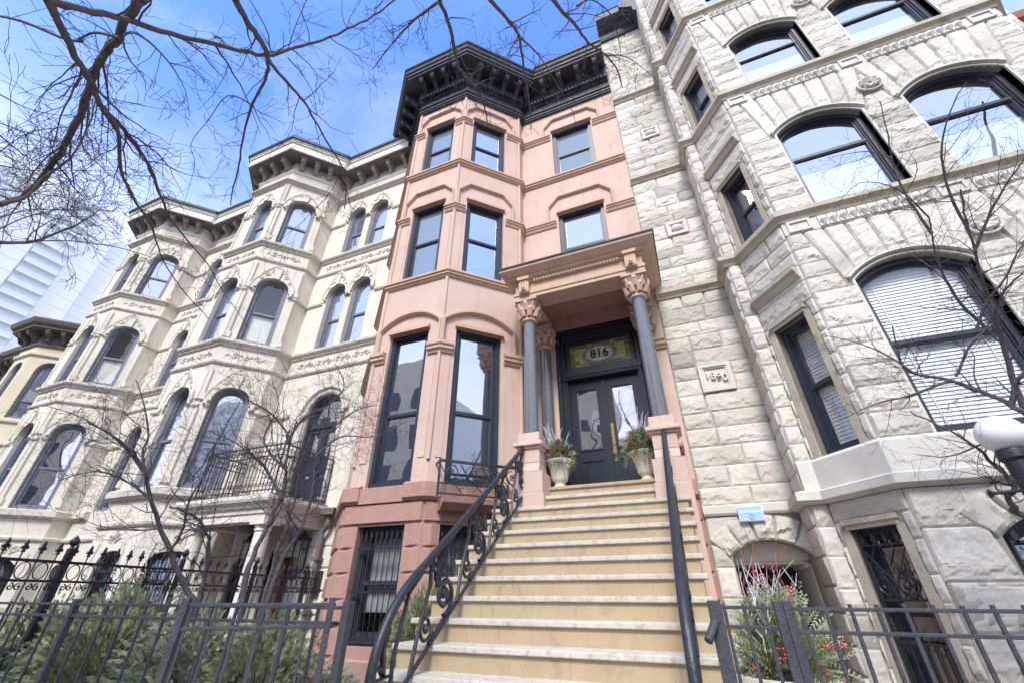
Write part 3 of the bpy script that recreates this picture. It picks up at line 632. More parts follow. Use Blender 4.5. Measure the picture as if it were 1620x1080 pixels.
for x, y in ((-2.2, 6.30), (-.17, 6.30), (-2.2, 7.24), (-.17, 7.24)):
    ft = y < 7
    m = M()
    if True:
        m.box(x-.22, x+.22, y-.22, y+.22, 1.30, 1.62); m.prism([(y-.22, 1.62), (y+.22, 1.62), (y+.17, 1.76), (y-.17, 1.76)][::-1], x-.17, x+.17, 'x'); m.box(x-.17, x+.17, y-.17, y+.17, 1.76, 1.98)
        m.box(x-.20, x+.20, y-.20, y+.20, 1.98, 2.02); m.box(x-.24, x+.24, y-.24, y+.24, 2.02, 2.08); m.box(x-.18, x+.18, y-.18, y+.18, 2.08, 2.24)
        if ft: m.box(x-.24, x+.24, y-.24, y+.24, G, 1.30)
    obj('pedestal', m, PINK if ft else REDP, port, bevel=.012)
    zt = 4.42 if ft else 4.34
    m = M().lathe([(.118, 2.24), (.119, 2.9), (.116, 3.6), (.108, zt)], x, y, 28); obj('column_shaft', m, GRAN, port, smooth=True)
    m = M(); m.lathe([(.12, zt), (.145, zt+.02), (.15, zt+.05), (.125, zt+.08), (.125, zt+.10), (.16, zt+.2), (.17, zt+.24), (.14, zt+.27), (.20, zt+.38), (.22, zt+.42)], x, y, 24, flute=lambda k, z: 1+.06*math.cos(k*2*PI/4)+.03*math.cos(k*PI))
    for k in range(8):
        a = 2*PI*k/8+PI/8
        for r0, z0, z1 in ((.15, .10, .26), (.16, .22, .38)):
            a2 = a+(PI/8 if z0 > .2 else 0); cx, cy = x+math.cos(a2)*r0, y+math.sin(a2)*r0
            m.tube([(cx, cy, zt+z0), (x+math.cos(a2)*(r0+.03), y+math.sin(a2)*(r0+.03), zt+z0+.09), (x+math.cos(a2)*(r0+.075), y+math.sin(a2)*(r0+.075), zt+z1), (x+math.cos(a2)*(r0+.09), y+math.sin(a2)*(r0+.09), zt+z1-.05)], [.05, .055, .04, .012], 6)
    for k in range(4):
        a = PI/4+PI/2*k; cx, cy = x+math.cos(a)*.24, y+math.sin(a)*.24
        m.tube([(x+math.cos(a)*.14, y+math.sin(a)*.14, zt+.28), (cx, cy, zt+.40), (cx+.03*math.cos(a), cy+.03*math.sin(a), zt+.35), (cx, cy, zt+.32)], [.05, .045, .04, .02], 6)
    m.box(x-.22, x+.22, y-.22, y+.22, zt+.42, zt+.48 if ft else zt+.5)
    obj('capital', m, PINKD, port, smooth=True)
for x0, x1 in ((-2.42, -2.0), (-.32, .06)):
    m = M().box(x0+.1, x1-.1, 6.5, 7.06, 1.30, 1.9); obj('parapet', m, REDP, port)
# ---- door, transom, frame (in the recess of the flat wall)
m = M(PW); a, b, zt = DO['a'], DO['b'], DO['zs']; y = .16
m.ring(outl(DO), outl(DO, .10, ib=0), .02, .3); m.ring(outl(DO, .10, ib=0), outl(DO, .15, ib=0), .06, .3); m.ring(outl(DO, .15, ib=0), outl(DO, .19, ib=0), .10, .3)
m.box(a+.1, b-.1, .03, .3, 4.66, 4.72); m.box(a+.15, b-.15, .06, .3, 4.56, 4.66)
m.box(a+.15, b-.15, .05, .3, 3.70, 3.76); m.box(a+.15, b-.15, .02, .3, 3.76, 3.80); m.box(a+.15, b-.15, .07, .3, 3.80, 3.92)
n = 34
for k in range(n):
    u = a+.17+(b-a-.34)*(k+.5)/n; m.box(u-.012, u+.012, .03, .05, 3.715, 3.75)
for u in (a+.06, b-.06):
    m.tube([(u, -.02, 1.46), (u, -.02, 4.75)], .035, 8)
    for z in (1.7, 3.66, 4.5): m.lathe([(.035, z), (.055, z+.02), (.05, z+.05), (.06, z+.08), (.035, z+.11)], u, -.02, 10)
fr_ = obj('door_frame', m, DOOR, house, smooth=True)
dw = (b-a-.38)/2
for s in (0, 1):
    d0 = a+.19+s*dw; d1 = d0+dw; y0 = .2
    m = M(PW); go = OP(d0+.12, d1-.12, 2.28, 3.52)
    wall(m, d0, d1, 1.45, 3.69, [go], .05, y0); m.box(d0, d1, y0+.05, y0+.06, 1.45, 3.69) if False else None
    m.ring(outl(go), outl(go, .03), y0-.02, y0+.03)
    pn = OP(d0+.11, d1-.11, 1.60, 2.12); m.ring(outl(pn), outl(pn, .035), y0-.022, y0+.01); pi = outl(pn, .07); m.ring(pi, outl(pn, .11), y0-.012, y0+.005); m.prism(outl(pn, .105), y0-.012, y0+.01)
    if s: m.box(d0-.02, d0+.025, y0-.03, y0, 1.45, 3.69)
    D = obj('door', m, DOOR, house)
    obj('pane', M(PW).add([(p[0], y0+.03, p[1]) for p in outl(go, .02)], [(0, 1, 2, 3)]), GLD, D)
    if s:
        h = M(PW); h.box(d0+.04, d0+.095, y0-.012, y0, 2.05, 2.75); h.lathe([(.0, 2.2), (.001, 2.2)], d0+.07, y0, 3, cap=False)
        h.tube([(d0+.07, y0-.01, 2.2), (d0+.07, y0-.06, 2.2)], .014, 8); h.tube([(d0+.07, y0-.05, 2.2), (d0+.07, y0-.085, 2.2)], [.02, .034], 10); h.tube([(d0+.07, y0-.012, 2.36), (d0+.07, y0-.03, 2.36)], .02, 10)
        obj('brass_plate', h, BRASS, D, smooth=True)
# stained glass transom
T = OP(a+.27, b-.27, 3.97, 4.50); m = M(PW); m.ring(outl(OP(a+.17, b-.17, 3.9, 4.6)), outl(T), .10, .24); tr = obj('transom', m, DOOR, house)
rnd = random.Random(3); cx, cz = (T['a']+T['b'])/2, (T['z0']+T['zs'])/2; rx, rz = .36, .215; y0 = .15
xs = [T['a']+(T['b']-T['a'])*k/13 for k in range(14)]; zs = [T['z0']+(T['zs']-T['z0'])*k/6 for k in range(7)]
tiles = [M(PW) for _ in LEADG]; lead = M(PW)
for i in range(13):
    for j in range(6):
        c = 0 if j in (0, 5) or i in (0, 12) else rnd.choice((0, 1, 2, 2, 1, 3))
        tiles[c if not (j in (0, 5) or i in (0, 12)) else rnd.choice((3, 0, 3))].add([(xs[i], y0, zs[j]), (xs[i+1], y0, zs[j]), (xs[i+1], y0, zs[j+1]), (xs[i], y0, zs[j+1])], [(0, 1, 2, 3)])
E_ = lambda k, q, n=40: (cx+rx*q*math.cos(2*PI*k/n), cz+rz*q*math.sin(2*PI*k/n))
for k in range(40):
    tiles[5 if (k//3) % 2 else 3].add([(*[E_(k, 1)[0], y0-.004, E_(k, 1)[1]],), (E_(k+1, 1)[0], y0-.004, E_(k+1, 1)[1]), (E_(k+1, .76)[0], y0-.004, E_(k+1, .76)[1]), (E_(k, .76)[0], y0-.004, E_(k, .76)[1])], [(0, 1, 2, 3)])
tiles[4].add([(E_(k, .77)[0], y0-.004, E_(k, .77)[1]) for k in range(40)], [tuple(range(40))])
for x in xs: lead.box(x-.004, x+.004, y0-.006, y0-.001, T['z0'], T['zs'])
for z in zs: lead.box(T['a'], T['b'], y0-.006, y0-.001, z-.004, z+.004)
lead2 = M(PW)
for q in (1, .77): lead2.tube([(E_(k, q)[0], y0-.008, E_(k, q)[1]) for k in range(41)], .006, 4)
for k in range(0, 40, 3): lead2.tube([(E_(k, 1)[0], y0-.008, E_(k, 1)[1]), (E_(k, .77)[0], y0-.008, E_(k, .77)[1])], .004, 4)
for t_, mt in zip(tiles, LEADG): obj('stained_glass', t_, mt, tr, recalc=False)
LEADM = mat('lead_came', (.25, .25, .24), (.33, .33, .32), .5, 20, 0); lead3 = M(PW)
obj('lead_came', lead2, LEADM, tr)
obj('lead_came', lead, LEADM, tr)
text('816', .27, PW, cx, y0-.014, cz, BLACK, tr, .004, 'house_number', bold=.004, sx=.95)
# ================================================================ front steps
st = thing('staircase', 'broad flight of tan painted steps with grey stone treads up to the double door', 'stairs', (-1.35, 4.6, G))
RUN, RISE = .257, .18
def ty(k): return 4.36+RUN*(k-2)
def tz(k): return RISE*(k-2)
m = M()
for k in range(-4, 10):
    y0, y1 = ty(k)+.03, (ty(k+1)+.03 if k < 9 else 7.6); m.box(-2.66, -.03, y0, y1, G, tz(k)-.045)
y0 = ty(10)+.03; m.box(-2.16, -.36, y0, 7.6, tz(9)-.0451+.003, tz(10)-.045)
obj('riser', m, RISER, st)
for k in range(-4, 10):
    m = M().box(-2.71, .015, ty(k), ty(k+1)+.05, tz(k)-.045, tz(k)); obj('tread', m, TREAD, st, bevel=.008)
m = M().box(-2.18, -.34, ty(10), 7.66, tz(10)-.045, tz(10)); obj('landing', m, RISER, st, bevel=.008)
# ================================================================ wrought-iron stair railings
def sp(u): return (4.36+u, .7*u)           # point on the nosing line, u = run from the eye-level tread
def railing(name, X, label, top_u, side):
    t = thing(name, label, 'railing', (X, 4.6, G))
    m = M()
    base = [(X, sp(u)[0], sp(u)[1]+.03) for u in (-1.25, 2.05)]
    if side: base = [(X, 3.30, -.72)]+base+[(X, 6.47, 1.50), (X, 6.47, 1.60)]
    else: base = [(X, 3.1, -.82)]+base
    m.tube(base, .018, 4); obj('bottom_bar', m, IRON, t)
    top = [(X, sp(u)[0], sp(u)[1]+.75+.0) for u in (1.95, 1.2, .4, -.3, -.68)]
    top += [(X, 3.50, .155), (X, 3.32, .01), (X, 3.18, -.16), (X, 3.09, -.35), (X, 3.06, -.58), (X, 3.06, G)]
    if side: top = [(X, 6.36, 1.93), (X, 6.40, 2.0), (X, 6.34, 2.05)]+top
    # smooth
    P = [Vector(p) for p in top]; S = []
    for i in range(len(P)-1):
        p0, p1, p2, p3 = P[max(0, i-1)], P[i], P[i+1], P[min(len(P)-1, i+2)]
        for k in range(5):
            q = k/5; S.append(.5*((2*p1)+(p2-p0)*q+(2*p0-5*p1+4*p2-p3)*q*q+(3*p1-p0-3*p2+p3)*q**3))
    S.append(P[-1]); m = M().tube(S, .036, 10); obj('handrail', m, IRON, t, smooth=True)
    m = M()
    def T(pts, r, n=5): m.tube([(X, p[0], p[1]) for p in pts], r, n)
    def loc(u, v): y, z = sp(u); return (y, z+v)       # v above nosing line
    def spl(u, v, r, turns, a0, dr): c = loc(u, v); return spiral(c[0], c[1], r, turns, a0, dr, r1=.12)
    for k, u in enumerate((-.52, .18, .88, 1.58)):
        T([loc(u-.30, .04), loc(u-.22, .3), loc(u-.1, .52), loc(u-.12, .72)], .019)
        T([loc(u+.3, .72), loc(u+.1, .66), loc(u-.02, .5)]+spl(u+.10, .50, .13, 1.7, PI, 1), .019)
        T([loc(u-.05, .05), loc(u+.2, .06)]+spl(u+.16, .26, .16, 1.9, -PI/2, 1), .020)
        T(spl(u-.12, .22, .11, 1.6, 0, -1), .016); T(spl(u-.02, .62, .075, 1.4, PI/2, 1), .014)
        c = loc(u+.10, .5); T([(c[0], c[1]-.03), (c[0], c[1]+.03)], .03, 6); c = loc(u+.16, .26); T([(c[0], c[1]-.03), (c[0], c[1]+.03)], .034, 6)
        c = loc(u+.29, .42); m.prism([(c[0], c[1]+.10), (c[0]-.045, c[1]), (c[0]-.02, c[1]-.10), (c[0]+.02, c[1]-.10), (c[0]+.045, c[1])], X-.008, X+.008, 'x')
    T([(3.32, -.86), (3.30, -.4), (3.42, .02), (3.62, .2)], .018); T([(3.06, -.52), (3.3, -.5)], .012)
    T(spiral(3.19, -.78, .09, 1.4, PI, 1), .012); T([(3.2, -.2), (3.16, -.34), (3.2, -.5), (3.15, -.44)], .025)
    obj('scrollwork', m, IRON, t, smooth=True)
    return t
railing('stair_railing', -2.3, 'black wrought iron scroll railing on the left of the tan steps beside the shrubs', 2, True)
railing('stair_railing', -.165, 'black iron scroll railing on the right side of the tan steps seen edge on', 2, False)
# ================================================================ urns and their planting
def urn(x, y, label):
    z = tz(10); t = thing('urn', label, 'urn', (x, y, z), 'urns beside the front door')
    fl = lambda k, zz: 1+(.045*math.cos(k*PI/1.5) if zz > z+.09 else 0)
    m = M().lathe([(.115, z+.002), (.12, z+.03), (.085, z+.05), (.08, z+.085), (.12, z+.12), (.135, z+.2), (.15, z+.28), (.185, z+.36), (.24, z+.405), (.245, z+.43), (.21, z+.42), (.17, z+.36), (.01, z+.34)], x, y, 48, fl)
    obj('bowl', m, URN, t, smooth=True); return t
def sprig(m, p, d, L, n, w, rnd, droop=.3, leaf=1.0):
    d = d.normalized(); s = d.orthogonal().normalized(); s.rotate(Matrix.Rotation(rnd.uniform(0, 6.28), 3, d)); q = d.cross(s)
    for k in range(n):
        t = (k+.5)/n; c = p+d*L*t-Vector((0, 0, droop*L*t*t)); 
        for sg in (-1, 1):
            l = L*.32*(1.1-.75*t)*leaf; e = (s*sg*.9+d*.55+q*rnd.uniform(-.35, .35)).normalized()
            a = c+e*l; ww = d*w; m.v += [tuple(c-ww), tuple(c+e*l*.5-ww*1.3), tuple(a), tuple(c+e*l*.5+ww*1.3)]; n0 = len(m.v)-4; m.f.append((n0, n0+1, n0+2, n0+3))
def bouquet(x, y, z, R, H, label, seed, red=True):
    rnd = random.Random(seed); t = thing('winter_arrangement', label, 'plant arrangement', (x, y, z), 'winter greenery in the urns and planter')
    for nm, mt, cnt in (('fir_greens', FIR, 340), ('silver_greens', EUC, 130), ('pale_fir', FIRG, 130)):
        m = M()
        for _ in range(cnt):
            a = rnd.uniform(0, 2*PI); el = rnd.uniform(-.45, 1.5); d = Vector((math.cos(a)*math.cos(el), math.sin(a)*math.cos(el), math.sin(el)))
            q = rnd.uniform(.35, .75); p = Vector((x+d.x*R*q, y+d.y*R*q, z+R*.32+d.z*H*.58*q)); d2 = (d+Vector((rnd.gauss(0, .5), rnd.gauss(0, .5), rnd.gauss(0, .4)+.15))).normalized()
            sprig(m, p, d2, rnd.uniform(.35, .6)*R, 7, .006 if nm != 'silver_greens' else .016, rnd, .25, .95)
        obj(nm, m, mt, t, recalc=False)
    for nm, mt, cnt in (('white_twigs', WHITEW, 12), ('red_twigs', REDW, 1)):
        m = M()
        for _ in range(cnt):
            a = rnd.uniform(0, 2*PI); k = rnd.uniform(.05, .55); d = Vector((math.cos(a)*k, math.sin(a)*k, 1)).normalized(); p = Vector((x+d.x*R*.2, y+d.y*R*.2, z+.05)); L = H*rnd.uniform(.7, 1.12)
            P = [p+d*L*i/4+Vector((rnd.uniform(-.012, .012), rnd.uniform(-.012, .012), 0))*i for i in range(5)]; m.tube(P, [.006, .005, .0045, .0035, .002], 4)
            for i in (2, 3): m.tube([P[i], P[i]+d*.1+Vector((rnd.uniform(-.06, .06), rnd.uniform(-.06, .06), .03))], [.003, .0015], 3)
        obj(nm, m, mt, t)
    m = M(); cl = 4
    for _ in range(cl):
        a = rnd.uniform(-2.9, -.5); r = R*.72; zz = z+rnd.uniform(.1, .85)*H*.6; cx, cy = x+math.cos(a)*r, y+math.sin(a)*r
        for _ in range(14):
            px, py, pz = cx+rnd.gauss(0, .028), cy+rnd.gauss(0, .028), zz+rnd.gauss(0, .04); m.lathe([(.001, pz-.011), (.009, pz-.007), (.012, pz), (.009, pz+.007), (.001, pz+.011)], px, py, 6)
    obj('berry_sprays', m, BERRY, t, smooth=True); return t
urn(-1.86, 6.62, 'white fluted urn on the landing left of the dark double door')
urn(-.52, 6.62, 'white fluted urn on the landing right of the dark double door')
bouquet(-1.86, 6.62, tz(10)+.38, .26, .62, 'winter greens with red berries and white twigs filling the left urn', 11)
bouquet(-.52, 6.62, tz(10)+.38, .30, .66, 'rounded fir greens with white twigs filling the right urn', 12)
# ================================================================ cream limestone rowhouses
def cream(dx, label, porch):
    t = thing('rowhouse', label, 'house', (-10.2+dx, 7.4, G), 'cream limestone rowhouses')
    X = lambda x, y: (x+dx, y)
    pts = [X(-13.75, 7.4), X(-13.26, 7.4), X(-13.26, 6.95), X(-12.35, 5.95), X(-10.76, 5.95), X(-9.85, 6.95), X(-9.85, 7.4), X(-6.70, 7.4)]
    FS = [Fr(a, b) for a, b in zip(pts, pts[1:])]; FLW, FLR, FL_, FF, FC, FR_, FWl = FS; path = pts
    of = {1: OP(.50, 1.28, 2.05, 4.12, .42), 2: OP(.50, 1.28, 5.88, 7.70, .40), 3: OP(.50, 1.28, 9.45, 11.08, .40)}
    oc = {k: OP(.27, 1.10, o['z0'], o['zs'], o['rise']) for k, o in of.items()}
    ow = [OP(.77, 1.46, 5.88, 7.76, .38), OP(1.70, 2.39, 5.88, 7.76, .38), OP(.77, 1.46, 9.45, 11.14, .38), OP(1.70, 2.39, 9.45, 11.14, .38)]
    door2 = OP(1.22, 2.30, 1.75, 3.90, .52); door0 = OP(1.28, 2.18, G, .80)
    if porch: ow2 = ow+[door2, door0]
    else: ow2 = ow+[OP(.77, 1.46, 2.05, 4.15, .40), OP(1.70, 2.39, 2.05, 4.15, .40)]
    bs = {FF: OP(.46, 1.32, -.55, .50, .30), FC: OP(.25, 1.12, -.55, .50, .30), FWl: OP(.16, .66, -.45, .45, .25)}
    m = M()
    for fr in FS:
        ops = list(of.values())+[bs[FF]] if fr is FF else list(oc.values())+[bs[FC]] if fr is FC else ow2+[bs[FWl]] if fr is FWl else []
        q = M(fr); wall(q, 0, fr.L, G, 13.4, ops, .2); merge(m, q)
    house_shell(m, pts[0][0], pts[-1][0], 7.4, 12, 13.7)
    obj('wall', m, CREAM, t, recalc=False)
    m = M()
    sill = [(0, 0), (.05, .03), (.05, .07), (.09, .09), (.12, .13), (.12, .20), (.08, .22), (0, .22)]; string = [(0, 0), (.035, .0), (.06, .04), (.06, .09), (.02, .12), (0, .12)]
    for z in (9.23, 5.66): m.mark().mould(path, sill, z)
    for z in (8.70, 5.14): m.mark().mould(path, string, z)
    m.mark().mould(path[:7]+[X(-9.1, 7.4)], [(0, 0), (.05, 0), (.13, .06), (.13, .2), (.08, .23), (0, .23)], 1.82); m.mark().mould(path[:7] if porch else path, string, 1.25)
    m.mark().mould(path, [(0, 0), (.03, .0), (.05, .03), (.10, .06), (.14, .08), (.14, .12), (0, .14)], 12.16)
    p_ = lambda fr, u: pt(fr, u)
    for z in (10.92, 7.50, 3.92):
        for pa in ([p_(FF, 1.50), path[4], p_(FC, .06)], [p_(FC, 1.27), path[5], path[6], p_(FWl, .62)], [p_(FWl, 2.56), path[7]], [path[2], path[3], p_(FF, .30)]):
            if z < 4 and porch and pa[-1] == path[7]: continue
            m.mark().mould(pa, string, z)
    parts('string_course', m, CREAMT, t)
    # corner colonnettes, the top storey twisted
    m = M()
    for fr, u in ((FF, .04), (FF, 1.55), (FC, 1.315), (FC, .06)):
        for z0, z1, tw in ((2.3, 3.9, 0), (4.3, 4.95, 0), (6.1, 7.46, 0), (7.8, 8.55, 0), (9.7, 10.9, 1), (11.25, 12.1, 1)):
            q = M(fr); n = 26
            if tw: q.tube([(u, -.02, z0+(z1-z0)*i/n) for i in range(n+1)], [.042 if i % 2 else .028 for i in range(n+1)], 7)
            else: q.tube([(u, -.012, z0), (u, -.012, z1)], .038, 8)
            q.box(u-.06, u+.06, -.05, 0, z0-.16, z0); m.mark(); merge(m, q)
    parts('colonnette', m, CREAM, t, smooth=True)
    # pointed carved hoods
    m = M()
    allw = [(FF, o) for o in of.values()]+[(FC, o) for o in oc.values()]+[(FWl, o) for o in ow2 if o['z0'] > 1.8]
    for fr, o in allw:
        q = M(fr); c = (o['a']+o['b'])/2; h = (o['b']-o['a'])/2; n = 28; A = []; Bq = []; s = h/.39; top = o['z0'] > 9; th_ = .40 if not top else .26
        for k in range(n+1):
            a = PI-PI*k/n; cx, sx = math.cos(a), math.sin(a); e = 2/2.3; ex = math.copysign(abs(cx)**e, cx); ez = abs(sx)**e
            Bq.append((c+(h+.005)*ex, o['zs']+o['rise']*ez)); pk = max(0, 1-abs(a-PI/2)/.95)**1.25
            A.append((c+(h+.135*min(1.1, s))*ex, o['zs']+(o['rise']+.12)*ez+th_*pk))
        d = .06; vs = [(p[0], -d, p[1]) for p in A]+[(p[0], -d, p[1]) for p in Bq]+[(p[0], 0, p[1]) for p in A]+[(p[0], 0.02, p[1]) for p in Bq]; N1 = n+1
        q.add(vs, [f for i in range(n) for f in ((i, i+1, N1+i+1, N1+i), (i+1, i, 2*N1+i, 2*N1+i+1), (N1+i, N1+i+1, 3*N1+i+1, 3*N1+i))])
        q.tube([(p[0], -d, p[1]) for p in A], .028, 5)
        for sg in (-1, 1):
            x = c+sg*(h+.09*s); q.tube([(x, -.03, o['zs']+.02), (x, -.05, o['zs']-.09), (x-sg*.05, -.045, o['zs']-.13), (x-sg*.06, -.04, o['zs']-.07)], [.05, .05, .04, .02], 6)
            zc = o['zs']+o['rise']+.16
            for (px, pz, r) in ((c+sg*h*.62, zc-.02, .085*s), (c+sg*h*.30, zc+.11, .07*s), (c+sg*h*.93, zc-.20, .06*s)):
                if top and r > .08: continue
                relief(q, spiral(px, pz, r, 1.5, 0, sg, 16), .018, -d-.006)
        zk = o['zs']+o['rise']; q.prism([(c-.07*s, zk-.02), (c+.07*s, zk-.02), (c+.10*s, zk+th_*.9), (c-.10*s, zk+th_*.9)], -d-.05, 0)
        relief(q, spiral(c-.05, zk+th_+.0, .05, 1.2, 0, -1, 10), .016, -d-.05); relief(q, spiral(c+.05, zk+th_, .05, 1.2, PI, 1, 10), .016, -d-.05); m.mark(); merge(m, q)
    parts('carved_hood', m, CREAM, t, smooth=True)
    m = M()
    for fr, a, b in ((FF, .15, 1.45), (FC, .15, 1.2), (FWl, .35, 2.9), (FL_, .15, 1.2)):
        for z in (9.02, 5.45):
            q = M(fr); rinceau(q, a, b, z, .26); m.mark(); merge(m, q)
        q = M(fr); q.prism([(a, 12.40), (b, 12.40), (b, 12.66), (a, 12.66)], -.03, 0); m.mark(); merge(m, q)
        if fr is not FWl:
            q = M(fr)
            for s in (-1, 1): relief(q, [(.78, 1.18), (.78+s*.05, .95)]+spiral(.78+s*.12, 1.05, .09, 1.5, 0, s, 14), .014); relief(q, [(.78+s*.45, .95), (.78+s*.5, .6), (.78+s*.42, .3)]+spiral(.78+s*.48, .35, .07, 1.2, 0, s, 10), .013)
            m.mark(); merge(m, q)
    parts('carved_relief', m, CREAMT, t, smooth=True)
    for fr, o in allw:
        win_ = not (porch and o is door2)
        if win_:
            cov = 'shade' if (fr is FC and o['z0'] < 6 and o['z0'] > 4) else None
            window(t, fr, o, GREY, GLC if cov else (GLB if o['z0'] > 5 else GL), y=.08, fw=.085, sw=.055, meet=.46, cover=cov, covf=(0, .48), room=bool(cov))
    for fr, o in bs.items():
        window(t, fr, o, IRON, GL, y=.12, fw=.06, sw=.05, meet=.6)
        g = M(fr); n = 7 if fr is not FWl else 4
        for k in range(n):
            u = o['a']+.05+(o['b']-o['a']-.1)*k/(n-1); g.tube([(u, .05, o['z0']), (u, .05, optop(o, u)-.06)], .011, 5)
        for z in (.42, .25, -.2): g.box(o['a'], o['b'], .04, .06, z-.012, z+.012)
        obj('window_grille', g, IRON, t)
    # cornice
    m = M()
    m.mould(path, [(0, 0), (.02, 0), (.05, .06), (.05, .12), (0, .14)], 12.72); m.mould(path, [(.0, .0), (.50, 0), (.52, .02), (.52, .30), (.56, .33), (.56, .37), (.60, .44), (.0, .46)], 13.28)
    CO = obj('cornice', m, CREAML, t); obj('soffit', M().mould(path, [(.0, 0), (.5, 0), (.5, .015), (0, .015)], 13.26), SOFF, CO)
    obj('roof_edge', M().mould(path, [(.3, 0), (.61, 0), (.64, .02), (.64, .13), (.3, .15)], 13.725), DARK, CO)
    for fr, nb in ((FL_, 3), (FF, 3), (FC, 3), (FWl, 5)):
        for k in range(nb):
            q = M(); scroll_bracket(q, fr, fr.L*(k+.5)/nb, .12, .36, 0, 12.86, 13.19); obj('bracket', q, SOFF2, CO)
    if not porch: return t
    # balcony doors in the arched opening
    m = M(FWl); o = door2; m.ring(outl(o), outl(o, .08), .08, .3); m.box(o['a'], o['b'], .1, .3, 3.55, 3.68)
    for k in range(2):
        a = o['a']+.08+k*.46; m.ring(outl(OP(a, a+.46, 1.75, 3.55)), outl(OP(a, a+.46, 1.75, 3.55), .09), .14, .2)
        for z0, z1 in ((1.95, 2.35), (2.43, 2.85)): m.box(a+.08, a+.38, .155, .19, z0, z1); m.ring(outl(OP(a+.1, a+.36, z0+.03, z1-.03)), outl(OP(a+.1, a+.36, z0+.03, z1-.03), .03), .14, .16)
    d = obj('balcony_door', m, NAVY, t); obj('pane', M(FWl).add([(p[0], .2, p[1]) for p in outl(o, .05)], [tuple(range(len(outl(o))))]), GL, d)
    m = M(FWl); c = (o['a']+o['b'])/2
    for w, d_, r in ((.12, .03, .02), (.26, .07, .14)):
        strip(m, [(c+(.54+r)*math.cos(PI-PI*k/20), 3.90+(.52+r)*math.sin(PI-PI*k/20)) for k in range(21)], .12, d_)
    for u in (1.22-.14, 2.30+.02): m.box(u, u+.12, -.05, 0, 1.75, 3.9); m.box(u-.02, u+.14, -.08, 0, 3.82, 3.93)
    obj('door_arch', m, CREAMT, t)
    # porch
    P = obj('porch_roof', M().mould([X(-9.58, 7.4), X(-9.58, 5.98), X(-7.36, 5.98), X(-7.36, 7.4)], [(-.3, 0), (0, 0), (0, .12), (.03, .14), (.03, .2), (.08, .24), (.10, .28), (.16, .33), (.18, .38), (.18, .44), (-.3, .46)], 1.18), CREAML, t)
    m = M().box(-9.4+dx, -7.5+dx, 6.1, 7.4, 1.30, 1.34); m.box(-9.6+dx, -7.3+dx, 5.95, 7.4, 1.641, 1.67); obj('porch_ceiling', m, SOFF, P)
    for x in (-9.30, -7.52):
        m = M().lathe([(.19, G), (.19, G+.1), (.16, G+.14), (.155, -.2), (.13, 1.02), (.15, 1.03), (.15, 1.06), (.135, 1.07), (.17, 1.13)], x+dx, 6.16, 24); m.box(x+dx-.18, x+dx+.18, 5.98, 6.34, 1.13, 1.18); obj('column', m, CREAML, P, smooth=True)
    for z in (-.6, -.15, .3, .75, 1.1):
        pass
    b = Blocks(FWl); ex = [lambda z: (1.2, 2.25) if z < .9 else None, lambda z: (.1, .72) if -.5 < z < .75 else None]
    b.courses(0, FWl.L, G, 1.25, .42, ex, random.Random(4), .03, False, (4, 5), .2, .014); b.done('rusticated_wall', CREAM, t)
    m = M(FWl); m.ring(outl(door0), outl(door0, .09, ib=0), .1, .4); m.ring(outl(OP(1.2, 2.26, G, .9)), outl(OP(1.28, 2.18, G, .82), 0), -.04, .1); obj('entry_frame', m, CREAML, t)
    m = M(FWl); o = OP(1.37, 2.09, -.95, .71); m.box(1.37, 2.09, .3, .34, G, .71); d = obj('door', m, REDDOOR, t)
    el = [(1.73+.22*math.cos(2*PI*k/24), .02+.46*math.sin(2*PI*k/24)) for k in range(24)]
    obj('pane', M(FWl).add([(p[0], .285, p[1]) for p in el], [tuple(range(24))]), GL, d)
    obj('pane_moulding', M(FWl).tube([(p[0], .285, p[1]) for p in el+el[:1]], .025, 6), REDDOOR, d)
    text('12', .24, FWl, 1.84, -.05, 1.02, BLACK, t, .012, 'house_number', bold=.004)
    m = M(); x = -7.03+dx                    # lead hopper and downpipe
    m.prism([(-.17, 1.44), (.17, 1.44), (.2, 1.56), (-.2, 1.56)], 7.12, 7.36); m.v = [(v[0]+x, v[1], v[2]) for v in m.v]
    m.tube([(x, 7.24, 1.46), (x, 7.24, 1.25), (x-.12, 7.26, 1.1), (x-.12, 7.26, G)], .055, 8)
    for z in (.6, -.3): m.box(x-.2, x-.04, 7.19, 7.36, z, z+.05)
    obj('downpipe', m, SOFF, t)
    for x, y in ((-7.62, 7.25), (-9.05, 7.2)):
        x += dx; m = M(); m.box(x-.09, x+.09, y-.09, y+.09, .42, .46); m.box(x-.12, x+.12, y-.12, y+.12, .98, 1.03); m.lathe([(.13, 1.03), (.05, 1.13), (.02, 1.16)], x, y, 8)
        for a in (-.09, .09):
            for b_ in (-.09, .09): m.box(x+a-.01, x+a+.01, y+b_-.01, y+b_+.01, .46, .98)
        m.box(x-.02, x+.02, y, 7.4, .8, .84); L_ = obj('wall_lantern', m, IRON, t); obj('lantern_glass', M().box(x-.08, x+.08, y-.08, y+.08, .462, .978), GLC, L_); obj('lantern_tube', M().tube([(x, y, .47), (x, y, .8)], .025, 8), WHITE, L_)
    x = -8.35+dx; m = M().tube([(x, 6.9, 1.3), (x, 6.9, 1.0)], .012, 6); m.lathe([(.05, 1.0), (.16, .95), (.17, .93)], x, 6.9, 14); pl_ = obj('pendant_lamp', m, URN, t, smooth=True); obj('lamp_bulb', M().lathe([(.03, .95), (.07, .86), (.07, .78), (.02, .72)], x, 6.9, 12), LEADG[4], pl_, smooth=True)
    obj('mail_box', M(FWl).box(2.55, 2.85, -.13, 0, .02, .42), IRON, t)
    # balcony railing
    m = M(); y = 6.0; x0, x1 = -9.55+dx, -7.38+dx; zb, zt = 1.70, 2.64
